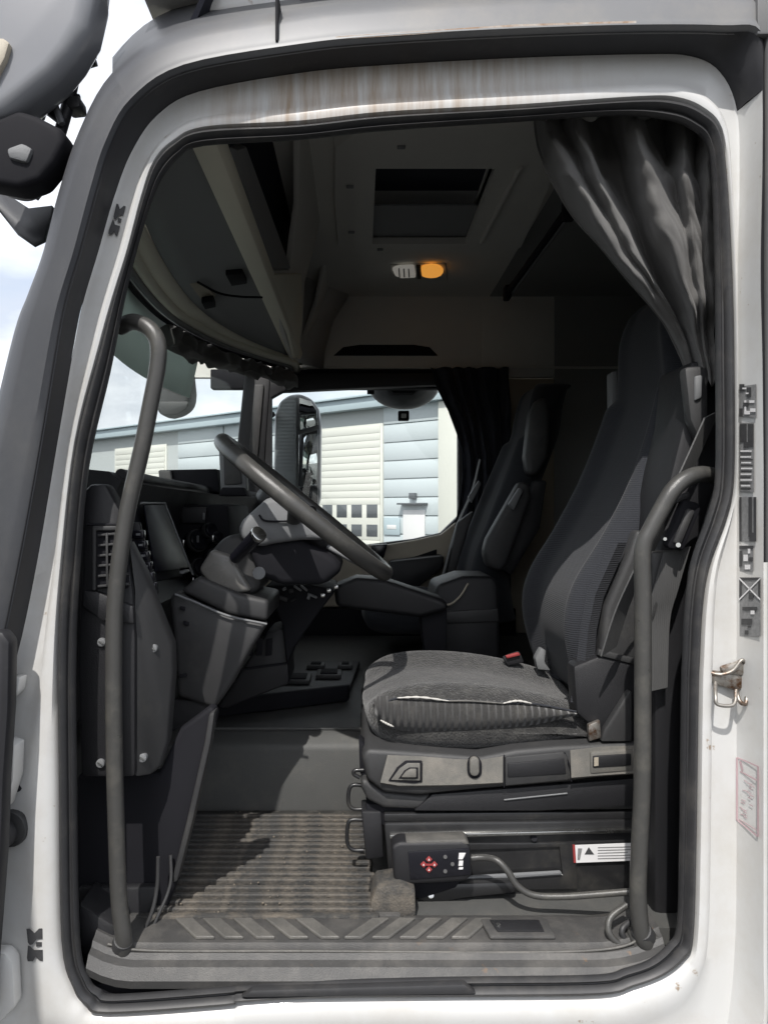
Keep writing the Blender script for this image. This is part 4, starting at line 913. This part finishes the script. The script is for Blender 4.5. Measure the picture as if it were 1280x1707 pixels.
# hand remote on its holder
rc = Thing('seat_remote_control', 'black wired remote control with red cross keypad, hung on the seat pedestal', 'remote control', W(715, 1435, .17))
prism('body', [(652, 1412), (664, 1404), (770, 1402), (784, 1410), (787, 1460), (776, 1470), (672, 1476), (656, 1466)], .150, .195, 'dash_dk', rc, bev=.007, seg=3)
prism('top_edge', [(676, 1402), (776, 1399), (783, 1408), (680, 1412)], .152, .190, 'sill_lt', rc, bev=.003)
kp = prism('keypad', [(680, 1420), (782, 1414), (783, 1458), (684, 1466)], .1475, .151, 'gloss', rc, bev=.001)
for dx, dy in ((0, -8.5), (0, 8.5), (-9, 0), (9, 0)):
    c = (715+dx, 1441+dy); s2 = 5.5
    pts = [(c[0]-s2, c[1]), (c[0], c[1]-s2), (c[0]+s2, c[1]), (c[0], c[1]+s2)]
    prism('arrow_key', pts, .1455, .148, 'red', kp, bev=.0006)
for dx, dy in ((0, -8.5), (0, 8.5), (-9, 0), (9, 0)):
    c = (715+dx, 1441+dy); prism('arrow_mark', [(c[0]-1.6, c[1]+1.6), (c[0], c[1]-2), (c[0]+1.6, c[1]+1.6)], .1452, .1456, 'labelw', kp, bev=0)
box('key_cross', W(715, 1441, .1462), (.012, .002, .003), 'red', kp, bev=0); 
for a, b in ((742, 1428), (742, 1452), (754, 1440)): cyl('key', W(a, b, .146), W(a, b, .148), .0036, 'dash', kp)
for i, (y0_, y1_) in enumerate(((1422, 1432), (1435, 1443), (1446, 1449))):
    prism('key_mark', [(765, y0_), (772 if i else 776, y0_), (771, y1_), (764, y1_)], .1455, .148, 'labelw', kp, bev=0)
prism('holder', [(672, 1466), (700, 1472), (770, 1466), (760, 1480), (700, 1500), (684, 1490)], .185, .22, 'black', rc, bev=.004)
ca = Thing('remote_cable', 'grey corrugated cable running from the remote control to the right grab bar foot', 'cable', W(900, 1490, .15))
tube('cable', [W(786, 1430, .17), W(806, 1429, .165), (W(828, 1434, .15)), W(846, 1452, .14), W(862, 1476, .135), W(890, 1492, .13), W(940, 1494, .125), W(1000, 1490, .11), W(1050, 1486, .10)], .0062, 'bar', ca)
tube('cable_tail', [W(1044, 1508, .07), W(1018, 1528, .06), W(1014, 1552, .05), W(1030, 1572, .045), W(1062, 1580, .04)], .006, 'bar', ca)
tube('cable_tail', [W(1050, 1535, .06), W(1036, 1552, .05), W(1050, 1580, .05)], .005, 'seal', ca)

# passenger seat
ps = Thing('passenger_seat', 'dark passenger seat leaning back on the far side with a folded grey armrest', 'seat', V(.4, 1.72, FZ))
cushion('cushion', 1.72, .25, 'fabric_dk', ps, -.46, -.34, .0, .50)
bprof2 = [(-.42, .47, .86), (-.36, .455, .95), (-.25, .44, 1.0), (-.156, .458, 1.0), (-.043, .50, 1.0), (.085, .55, .96), (.246, .615, .84), (.32, .64, .76), (.41, .655, .68), (.475, .675, .6), (.50, .70, .4)]
backrest('backrest', 1.72, .25, bprof2, 'fabric_dk', ps)
prism('head_bolster', [(884, 690), (896, 664), (912, 660), (918, 690), (914, 760), (896, 792), (880, 790), (876, 760)], 1.42, 1.50, 'dash', ps, bev=.022, seg=4, label='lighter grey head bolster')
prism('folded_armrest', [(806, 920), (812, 898), (868, 800), (884, 806), (886, 830), (846, 940), (834, 954), (812, 944)], 1.36, 1.44, 'dash', ps, bev=.022, seg=4)
prism('side_shell', [(890, 800), (912, 800), (900, 880), (852, 960), (838, 950)], 1.45, 1.50, 'dash_dk', ps, bev=.01)
prism('belt_guide', [(848, 840), (866, 812), (872, 818), (856, 850)], 1.33, 1.36, 'dash_lt', ps, bev=.004)
ribbon('belt_webbing', [W(800, 765, 1.95), W(786, 820, 1.9), W(760, 880, 1.85), W(738, 960, 1.8)], .045, (0, 1, .2), .003, 'belt', ps)
prism('belt_buckle', [(780, 828), (798, 800), (802, 806), (786, 838)], 1.84, 1.86, 'dash_lt', ps, bev=.003)
prism('side_pocket', [(742, 960), (762, 870), (790, 850), (776, 900), (752, 975)], 1.80, 1.84, 'dash', ps, bev=.01)

# ================================================================== GRAB BARS
def grab(label, pts, r_, feet):
    path = [W(*p_) for p_ in pts]
    t = Thing('grab_bar', label, 'grab bar', path[-1], 'grab bars inside the door opening')
    tube('bar', path, r_, 'bar', t, seg=18, n=8)
    for a, b, Y, rr in feet:
        c = W(a, b, Y); prism('foot', [(a-rr, b-rr*.5), (a+rr, b-rr*.7), (a+rr*1.1, b+rr*.6), (a-rr*.9, b+rr*.8)], Y-.012, Y+.03, 'bar', t, bev=.006, seg=3)
        cyl('collar', path[-3], path[-1], r_*1.22, 'dash', t, bev=.002)
        cyl('bolt', W(a, b-2, Y-.0145), W(a, b-2, Y-.010), .006, 'steel', t, bev=.001)
    return t
grab('long bent grab bar on the left door pillar, crossing the dashboard end', [(200, 545, .07), (222, 536, .05), (248, 546, .035), (263, 570, .03), (263, 610, .03), (250, 680, .03), (235, 755, .03), (214, 845, .03), (200, 930, .03), (192, 1010, .03), (190, 1100, .03), (191, 1250, .03), (195, 1400, .03), (199, 1500, .03), (207, 1565, .03), (206, 1595, .045), (190, 1612, .07)], .0142, [(196, 1606, .045, 22)])
grab('bent grab bar right of the driver seat, with a kink at shoulder height', [(1186, 792, .06), (1165, 790, .045), (1142, 798, .035), (1120, 818, .03), (1100, 852, .03), (1084, 882, .03), (1073, 905, .03), (1070, 935, .03), (1071, 1000, .03), (1071, 1150, .03), (1070, 1300, .03), (1065, 1420, .03), (1063, 1490, .03), (1068, 1550, .03), (1076, 1572, .035), (1092, 1584, .06)], .0142, [(1078, 1578, .04, 24)])
# belt hardware on the B pillar behind the driver seat
bp = Thing('belt_pillar', 'dark B pillar trim with belt slot and grey webbing behind the right grab bar', 'pillar trim', V(.6, .15, 0))
prism('pillar_cover', [(1150, 600), (1200, 600), (1200, 790), (1176, 870), (1150, 950), (1140, 1100), (1135, 1560), (1090, 1560), (1090, 1000), (1110, 820), (1140, 700)], .15, .30, 'dash_dk', bp, bev=.012)
prism('guide_plate', [(1140, 610), (1182, 608), (1182, 690), (1168, 740), (1150, 700)], .118, .15, 'dash', bp, bev=.010)
prism('guide_slot', [(1158, 626), (1172, 624), (1170, 662), (1158, 668)], .112, .12, 'dash_lt', bp, bev=.004)
ribbon('belt_webbing', [W(1186, 690, .10), W(1150, 770, .10), W(1112, 850, .105), W(1072, 935, .12), W(1038, 1010, .15), W(1014, 1085, .17)], .044, (.8, .45, .35), .003, 'belt', bp)
prism('latch_bezel', [(1110, 905), (1140, 832), (1166, 838), (1168, 850), (1140, 918), (1114, 914)], .066, .09, 'black', bp, bev=.006)
prism('latch_plate', [(1122, 905), (1146, 846), (1160, 850), (1136, 908)], .060, .07, 'dash', bp, bev=.005)
cyl('latch_screw', W(1130, 908, .058), W(1130, 908, .066), .004, 'chrome', bp); cyl('latch_screw', W(1108, 898, .062), W(1108, 898, .07), .003, 'chrome', bp)
ribbon('belt_webbing', [W(1128, 915, .09), W(1108, 985, .10), W(1094, 1040, .11), W(1090, 1150, .12)], .05, (1, .1, .2), .003, 'belt', bp)
prism('side_pocket', [(1085, 920), (1140, 918), (1100, 1000), (1088, 1040)], .10, .14, 'dash', bp, bev=.006)
prism('bracket', [(1112, 830), (1150, 818), (1152, 830), (1120, 842)], .07, .11, 'dash', bp, bev=.005)

# ================================================================== CURTAINS, RAIL, LAMP
cu_ = Thing('driver_curtain', 'grey cloth curtain gathered in deep folds at the top right of the door opening', 'curtain', V(.5, .15, .6))
def fold_sheet(name, ctrl, m, parent, nu=60, nv=44, depth=.03, k=6, seed=0, thick=.002, shade=None):
    # ctrl: list of (left px,y,Y , right px,y,Y) rows from top to bottom
    L_ = cat([W(*c[0]) for c in ctrl], 12); R_ = cat([W(*c[1]) for c in ctrl], 12); g = []
    for i, (a, b) in enumerate(zip(L_, R_)):
        tv = i/(len(L_)-1); row = []
        for j in range(nu+1):
            t = j/nu; p_ = a.lerp(b, t)
            ph = t*k*2*math.pi+1.2*noise.noise(Vector((t*2.5, tv*1.5, seed)))*2
            amp = depth*(.6+.5*noise.noise(Vector((t*4, tv*2, seed+3))))*(1-.35*tv)
            p_ += Vector((amp*.25*math.cos(ph), amp*(math.sin(ph)-.3*math.sin(2*ph)), 0))
            p_ += Vector((0, .020*noise.noise(Vector((t*7, tv*6, seed+8)))+.011*abs(noise.noise(Vector((t*16, tv*12, seed+1)))), 0))
            row.append(p_)
        g.append(row)
    return sheet(name, g, m, parent, thick=thick)
CG = [(190, (890,.20), (912,.14), (932,.17), (952,.12), (982,.19), (1010,.20), (1042,.12), (1066,.11), (1088,.18), (1110,.19), (1140,.13), (1160,.16), (1172,.11), (1196,.12)),
 (225, (893,.20), (922,.125), (938,.16), (960,.115), (988,.18), (1015,.20), (1046,.11), (1070,.10), (1090,.17), (1108,.20), (1136,.12), (1158,.16), (1173,.105), (1196,.12)),
 (275, (905,.20), (946,.120), (960,.16), (982,.118), (1004,.19), (1032,.205), (1060,.115), (1084,.10), (1100,.15), (1110,.20), (1134,.115), (1156,.15), (1175,.105), (1196,.12)),
 (300, (915,.20), (958,.120), (972,.15), (994,.118), (1016,.19), (1040,.20), (1067,.115), (1090,.10), (1106,.125), (1116,.15), (1140,.100), (1160,.14), (1176,.105), (1196,.12)),
 (345, (945,.21), (984,.120), (998,.15), (1020,.118), (1038,.195), (1054,.20), (1080,.115), (1104,.10), (1122,.125), (1130,.14), (1148,.108), (1166,.135), (1178,.105), (1195,.12)),
 (395, (985,.22), (1014,.122), (1028,.14), (1046,.12), (1060,.20), (1072,.205), (1096,.12), (1120,.10), (1136,.12), (1142,.13), (1156,.108), (1170,.13), (1180,.108), (1194,.12)),
 (450, (1034,.22), (1052,.135), (1062,.145), (1072,.135), (1084,.21), (1096,.205), (1114,.15), (1132,.105), (1147,.12), (1152,.122), (1164,.108), (1174,.13), (1183,.112), (1194,.12)),
 (510, (1082,.22), (1095,.17), (1102,.165), (1110,.165), (1118,.21), (1126,.19), (1138,.15), (1150,.115), (1158,.12), (1162,.12), (1170,.11), (1177,.13), (1185,.118), (1194,.12)),
 (570, (1122,.22), (1130,.19), (1135,.18), (1139,.18), (1144,.20), (1149,.18), (1156,.15), (1163,.13), (1168,.13), (1171,.13), (1176,.12), (1181,.135), (1187,.125), (1193,.12)),
 (640, (1150,.21), (1155,.19), (1158,.18), (1160,.18), (1163,.19), (1166,.18), (1170,.16), (1174,.14), (1177,.14), (1179,.14), (1182,.13), (1185,.14), (1189,.13), (1193,.12))]
rows_ = []
for r_ in CG: rows_.append(cat([W(a, r_[0]+14*math.sin(k_*1.9)*(1 if r_[0] < 300 else .4), b-.06*max(.2, min(1, (620-r_[0])/200))) for k_, (a, b) in enumerate(r_[1:])], 10))
cols_ = [cat([rw[c] for rw in rows_], 12) for c in range(len(rows_[0]))]
g = []
for k_ in range(len(cols_[0])):
    row = []
    for c in range(len(cols_)):
        q = cols_[c][k_].copy(); n1 = noise.noise(q*13); n2 = noise.noise(q*31+Vector((4, 0, 0))); n3 = abs(noise.noise(Vector((q.x*26+q.z*18, q.z*9, 2))))
        q += Vector((.004*n2, .016*n1+.006*n2-.010*n3, .004*n1)); row.append(q)
    g.append(row)
sheet('curtain_cloth', g, 'curtain', cu_, thick=.0015)
tube('curtain_hem', [g[k_][0]+Vector((0, -.002, 0)) for k_ in range(0, len(g), 6)], .004, 'curtain', cu_, n=3, seg=8)
fold_sheet('curtain_tail', [((1010, 400, .26), (1130, 480, .20)), ((1060, 470, .26), (1160, 560, .19)), ((1110, 530, .25), (1180, 640, .17)), ((1140, 600, .24), (1186, 700, .16))], 'fabric_dk', cu_, nu=40, depth=.014, k=2, seed=5)
fc = Thing('far_window_curtain', 'dark navy curtain drawn back behind the far window', 'curtain', V(.5, 2.05, .3))
fold_sheet('curtain_cloth', [((716, 612, 2.08), (846, 612, 2.08)), ((728, 650, 2.08), (848, 660, 2.08)), ((752, 700, 2.08), (850, 720, 2.08)), ((768, 760, 2.08), (850, 800, 2.08)), ((766, 830, 2.08), (850, 900, 2.08)), ((752, 900, 2.08), (850, 1000, 2.08))], 'curtain_dk', fc, nu=60, depth=.03, k=5, seed=9)
rl = Thing('ceiling_rail', 'black and bright curtain rail slanting down the ceiling beside the roof hatch', 'rail', V(.6, 1.6, CZ-.05))
a, b = W(845, 488, 1.62), W(948, 345, .98)
rda = (b-a).normalized()
tube('rail', [a, b], .011, 'black', rl, n=1); tube('rail_strip', [a+Vector((.016, -.006, -.006)), b+Vector((.016, -.006, -.006))], .006, 'dash_lt', rl, n=1)
for c, s_ in ((a, .035), (b, .05)): box('end_bracket', c, (s_*.7, .05, s_*1.5), 'black', rl, bev=.006)
cyl('bracket_screw', b+Vector((.022, -.03, 0)), b+Vector((.022, -.036, 0)), .006, 'chrome', rl)
lm = Thing('ceiling_lamp', 'small oblong interior lamp on the ceiling with an amber bulb lit on its right half', 'lamp', W(697, 455, 1.7))
def zc(a, b, z): d = z*1233/(853-b); return V((a-600)*d/1233, d-CD, z)
def onceil(px, z0, z1, name, m, parent, bev=.003):
    return ext(name, [zc(a, b, z0) for a, b in px], (0, 0, z1-z0), m, parent, bev=bev)
onceil([(650, 442), (742, 440), (746, 468), (652, 470)], CZ-.006, CZ+.0, 'base', 'liner', lm)
onceil([(654, 451), (664, 447), (690, 446), (693, 463), (668, 464), (658, 460)], CZ-.022, CZ-.006, 'clear_lens', 'lampclear', lm, .006)
onceil([(702, 450), (708, 448), (718, 446), (728, 447), (735, 450), (739, 455), (735, 460), (728, 463), (718, 464), (709, 463), (703, 461)], CZ-.026, CZ-.006, 'amber_lens', 'orange', lm, .006)
onceil([(693, 446), (701, 446), (702, 465), (695, 465)], CZ-.02, CZ-.006, 'divider', 'dash', lm)
for x_ in (664, 672, 680): onceil([(x_, 448), (x_+2, 448), (x_+3, 462), (x_+1, 462)], CZ-.0235, CZ-.02, 'lens_rib', 'dash_lt', lm, 0)

# ================================================================== NEAR BODY DETAILS
st_ = Thing('door_striker', 'greasy rusted steel door striker loop on the white right-hand frame', 'door striker', W(1222, 1140, 0))
prism('plate', [(1186, 1118), (1250, 1126), (1252, 1146), (1226, 1152), (1190, 1140)], -.012, .002, 'steel', st_, bev=.004)
tube('loop', [W(a, b, Y) for a, b, Y in ((1192, 1132, -.005), (1192, 1160, -.03), (1196, 1174, -.035), (1222, 1174, -.035), (1226, 1150, -.02))], .003, 'steel', st_)
tube('loop', [W(a, b, Y) for a, b, Y in ((1226, 1150, -.012), (1232, 1168, -.025), (1242, 1172, -.025), (1246, 1146, -.012))], .0035, 'steel', st_)
prism('grease_cap', [(1200, 1112), (1226, 1104), (1240, 1098), (1246, 1108), (1244, 1128), (1206, 1124)], -.016, -.004, 'steel', st_, bev=.006)
tube('spring', [W(1176, 1118, -.004), W(1198, 1124, -.014), W(1220, 1118, -.018), W(1236, 1100, -.018), (W(1246, 1112, -.016))], .003, 'steel', st_)
# stickers: on the frame face / right recess return
def sticker(label, x0, y0, x1, y1, marks, Y=-.0135, cross=False, skew=0, base='ink2'):
    def fY(x): t = ((x-600)*1.233-775.6)/(.06*(x-600)+10.36); return -.06*max(0, min(1, t))
    t = Thing('sticker', label, 'sticker', W(x0, y0, Y), 'printed stickers down the right side of the frame')
    P = lambda x, y: W(x, y, fY(x))
    def pl(name, pts, off, m):
        return ext(name, [P(a, b)+Vector((-.0015-off, -.0008-off, 0)) for a, b in pts], (.0003, .0003, 0), m, t, bev=0)
    pl('backing', [(x0, y0+skew), (x1, y0), (x1, y1+skew*.5), (x0, y1)], .0, 'ink2')
    w_, h_ = x1-x0, y1-y0
    for i, (a, b, c, d, m) in enumerate(marks):
        pl('print', [(x0+a*w_, y0+b*h_), (x0+c*w_, y0+b*h_), (x0+c*w_, y0+d*h_), (x0+a*w_, y0+d*h_)], .0008+.00005*i, m)
    if cross:
        for (a, b, c, d) in ((0, 0, 1, 1), (1, 0, 0, 1)):
            hh = .36*h_
            pl('cross_stroke', [(x0+a*w_, y0+b*hh), (x0+a*w_, y0+b*hh+3), (x0+c*w_, y0+d*hh+3), (x0+c*w_, y0+d*hh)], .0012, 'labelw')
    return t
rn = random.Random(4)
def blocks(n, light=.4):
    res = []
    for i in range(n):
        a = rn.uniform(.03, .7); b = rn.uniform(.02, .9); res.append((a, b, min(.97, a+rn.uniform(.12, .4)), min(.98, b+rn.uniform(.03, .13)), 'ink' if rn.random() > light else 'labelw'))
    return res
def rows(n, y0, y1): return [(.06+rn.uniform(0, .1), y0+(y1-y0)*i/n, rn.uniform(.7, .95), y0+(y1-y0)*(i+.5)/n, 'ink' if i % 2 else 'labelw') for i in range(n)]
YS = -.012
sticker('topmost small pictogram sticker on the right frame', 1233, 640, 1261, 694, [(.0, .0, .3, .22, 'ink'), (.0, .75, .2, 1, 'ink'), (.45, .1, .7, .4, 'ink'), (.3, .5, .42, .9, 'labelw'), (.6, .5, .9, .58, 'labelw')]+blocks(5, .5), YS, skew=4)
sticker('tall second sticker with dark bars above small text', 1233, 704, 1257, 820, [(.05, .02, .5, .28, 'ink'), (.6, .02, .98, .35, 'ink'), (.3, .28, .6, .36, 'ink')]+rows(14, .40, .98), YS)
sticker('third sticker, with a dark wedge along its right half', 1233, 828, 1261, 902, [(.0, .0, .12, 1, 'ink'), (.55, .0, .75, .9, 'ink'), (.86, .0, 1, 1, 'ink'), (.6, .8, .95, 1, 'ink')], YS)
sticker('small fourth sticker with white round symbols', 1233, 909, 1256, 952, [(0, 0, 1, .12, 'ink'), (.0, .2, .2, .8, 'ink'), (.3, .35, .62, .6, 'labelw'), (.62, .12, .8, .3, 'labelw'), (.4, .74, .8, .92, 'labelw'), (.7, .45, .98, .6, 'ink')], YS)
sticker('lowest tall grey sticker crossed by a white X', 1233, 962, 1268, 1060, [(.0, .0, 1, .04, 'ink'), (0, .04, .1, .38, 'ink'), (.9, .04, 1, .38, 'ink'), (.15, .5, .85, .56, 'ink'), (.1, .7, .6, .8, 'ink')]+blocks(4, .2), YS, cross=True)
nb = Thing('outline_sticker', 'faint pink outlined notice sticker below the door striker', 'sticker', W(1240, 1320, -.03))
def strip_line(a, b, wd, m='pinkline', par=nb, name='print_line'):
    d = Vector((b[0]-a[0], b[1]-a[1])).normalized(); n_ = Vector((-d.y, d.x))*wd/2
    def Yx(x): t = ((x-600)*1.233-775.6)/(.06*(x-600)+10.36); return -.06*max(0, min(1, t))
    P = [(a[0]+n_.x, a[1]+n_.y), (b[0]+n_.x, b[1]+n_.y), (b[0]-n_.x, b[1]-n_.y), (a[0]-n_.x, a[1]-n_.y)]
    return ext(name, [W(x, y, Yx(x))+Vector((-.0015, -.0008, 0)) for x, y in P], (-.0004, -.0004, 0), m, par, bev=0)
for a, b, wd in (((1229, 1262), (1264, 1277), 2), ((1229, 1262), (1229, 1366), 3), ((1229, 1366), (1264, 1394), 2), ((1264, 1277), (1264, 1394), 3), ((1234, 1285), (1262, 1300), 2), ((1234, 1268), (1238, 1284), 3), ((1232, 1365), (1262, 1383), 1.2)):
    strip_line(a, b, wd)
for i in range(16):
    x = rn.uniform(1233, 1250); y_ = 1300+i*4; strip_line((x, y_), (x+rn.uniform(4, 10), y_+3), 1.0)
# black arrowhead shaped alignment marks
def mark(label, cx, cy, w_, h_, ang, Y=-.0015):
    t = Thing('alignment_mark', label, 'mark', W(cx, cy, Y), 'black alignment marks on the left frame')
    def T(pts):
        ca_, sa_ = math.cos(ang), math.sin(ang); res = []
        for a, b in pts:
            x, y = a*w_, b*h_; res.append((cx+x*ca_-y*sa_, cy+x*sa_+y*ca_))
        return res
    prism('upper_glyph', T([(-.5, -.5), (-.3, -.5), (.0, -.36), (.3, -.5), (.5, -.5), (.5, -.18), (.15, -.18), (-.12, -.02), (-.30, .0), (-.42, -.08)]), Y, Y+.001, 'ink', t, bev=0)
    prism('lower_glyph', T([(-.42, .02), (-.30, .04), (-.05, .16), (.5, .16), (.5, .5), (.3, .48), (.05, .36), (-.1, .5), (-.45, .5), (-.5, .4)]), Y-.00005, Y+.00095, 'ink', t, bev=0)
    prism('dot', T([(.1, -.08), (.45, -.08), (.45, .05), (.1, .05)]), Y, Y+.001, 'ink', t, bev=0)
mark('black zigzag mark high on the left door frame beside the pillar', 195, 366, 16, 52, R(16), -.003)
mark('black zigzag mark low on the left door frame near the sill', 58, 1575, 26, 54, R(-1), -.0155)
# left lower: hinge area, check strap with grommet, open door edge
hg = Thing('door_check_strap', 'black rubber grommet and check strap rod at the lower left of the frame', 'check strap', W(20, 1380, -.01))
c = W(22, 1378, -.0)
cyl('grommet', c+Vector((0, .004, 0)), c+Vector((-.002, -.012, 0)), .030, 'dash', hg, bev=.003); cyl('grommet_core', c+Vector((-.004, -.012, -.002)), c+Vector((-.010, -.034, -.004)), .022, 'rubber', hg, bev=.004)
tube('rod', [c+Vector((-.006, -.02, -.002)), c+Vector((-.016, -.06, -.02)), c+Vector((-.036, -.10, -.16)), c+Vector((-.06, -.2, -.32))], .0135, 'rubber', hg)
cyl('plug_hole', W(30, 1313, -.003), W(30, 1313, .002), .0065, 'black', cab); cyl('plug_hole', W(67, 1263, -.004), W(67, 1263, .002), .0032, 'black', cab)
od = Thing('open_door', 'dark edge of the opened driver door at the far left, with a white hinge arm', 'door', W(-40, 1200, -.1))
prism('door_edge', [(-60, 1052), (4, 1052), (16, 1070), (14, 1180), (6, 1300), (2, 1420), (-20, 1700), (-200, 1700), (-200, 1052)], -.085, -.05, 'rubber', od, bev=.008)
prism('hinge_arm', [(8, 1238), (24, 1244), (22, 1300), (6, 1352), (2, 1352)], -.05, -.012, 'white', od, bev=.004)
prism('hinge_boss', [(14, 1130), (34, 1128), (30, 1155), (16, 1168)], -.035, -.004, 'white', od, bev=.005)
prism('lower_hinge', [(-20, 1590), (8, 1588), (22, 1606), (26, 1680), (4, 1702), (-20, 1720)], -.035, -.004, 'white', od, bev=.008)
def dp(s_, z, o=0):                  # point on the swung-open door, s_ metres out from its hinge
    return V(-.66-.16*s_+o, -.12-.98*s_, z)
def dpoly(name, pts, o, th, m, bev=.006): return ext(name, [dp(a, b, o) for a, b in pts], (-th, 0, 0), m, od, bev=bev)
dpoly('door_panel', [(0, -.98), (.98, -.98), (.98, -.12), (0, -.02)], 0, .07, 'white', .015)
dpoly('door_lining', [(.03, -.9), (.95, -.9), (.95, -.13), (.03, -.04)], .025, .024, 'dash', .008)
dpoly('window_frame', [(0, -.02), (.05, -.02), (.22, .70), (.16, .72)], 0, .05, 'pillar')
dpoly('window_frame', [(.93, -.12), (.98, -.12), (.98, .72), (.93, .70)], 0, .05, 'pillar')
dpoly('window_frame', [(.16, .72), (.2, .68), (.98, .68), (.98, .73)], 0, .05, 'pillar')
dpoly('window_pane', [(.04, -.03), (.94, -.12), (.94, .69), (.2, .69)], -.02, .005, 'glass', 0)
# wing mirror at top left
wm = Thing('wing_mirror', 'large silver grey mirror housing on black arms at the top left, outside the pillar', 'mirror', W(60, 100, .12))
hs = [(-80, -90), (160, -90), (160, -20), (146, 40), (120, 85), (90, 122), (46, 158), (6, 192), (-80, 208)]
prism('housing', hs, .02, .11, 'mirrorcover', wm, bev=.03, seg=6)
prism('glass_edge', [(-80, 60), (6, 62), (16, 70), (8, 96), (-10, 130), (-80, 160)], .008, .03, 'tan', wm, bev=.004)
lh = prism('lower_housing', [(-40, 205), (6, 190), (30, 180), (60, 190), (104, 212), (108, 236), (92, 268), (66, 300), (30, 312), (-40, 300)], .03, .09, 'black', wm, bev=.025, seg=4)
prism('painted_reflection', [(10, 246), (36, 236), (54, 246), (44, 270), (14, 262)], .022, .04, 'dash_lt', lh, bev=.006)  # light patch paints a reflection on the black housing
for pts, r_ in ((((176, -40, .16), (165, 40, .14), (140, 52, .14), (128, 30, .14)), .012), (((108, 100, .14), (128, 108, .14), (160, 100, .14)), .010), (((66, 138, .14), (100, 158, .14), (132, 165, .14)), .009), (((128, 108, .13), (112, 180, .13), (98, 230, .13)), .011), (((150, 20, .14), (132, 60, .14), (120, 82, .14), (128, 110, .14)), .010), (((24, 185, .13), (60, 172, .12), (110, 205, .12)), .009)):
    tube('arm', [W(*q) for q in pts], r_, 'rubber', wm)
for q in ((134, 52, .12), (126, 82, .12), (44, 172, .10), (118, 168, .12)): 
    prism('knuckle', [(q[0]-14, q[1]-8), (q[0]+14, q[1]-12), (q[0]+16, q[1]+9), (q[0]-10, q[1]+12)], q[2], q[2]+.04, 'dash', wm, bev=.006)
for pts, r_ in ((((100, 130, .12), (92, 168, .11), (104, 206, .11)), .006), (((60, 150, .11), (74, 176, .11), (70, 196, .10)), .006), (((96, 246, .10), (84, 280, .10), (62, 316, .11)), .005), (((108, 238, .10), (100, 268, .10), (88, 300, .11)), .005), (((148, 30, .13), (162, 14, .13), (170, -20, .13)), .007), (((132, 66, .13), (150, 78, .13), (158, 96, .13)), .005)):
    tube('strut', [W(*q) for q in pts], r_, 'silver', wm)
tube('bracket', [W(-20, 290, .12), W(20, 318, .12), (W(60, 318, .11)), W(100, 262, .10)], .012, 'mirrorcover', wm)
tube('bracket', [W(60, 330, .13), W(84, 300, .12), W(104, 280, .11)], .006, 'mirrorcover', wm)
sheet('corner_visor', [[W(-60, 300, .25), W(0, 318, .24), W(50, 350, .22), W(90, 345, .2)], [W(-60, 330, .22), W(0, 340, .21), W(40, 380, .2), W(75, 400, .18)], [W(-60, 350, .2), W(0, 350, .2), W(30, 388, .19), W(58, 408, .17)]], 'pillar', cab, thick=.01, label='curved dark corner of the windscreen sun shield')
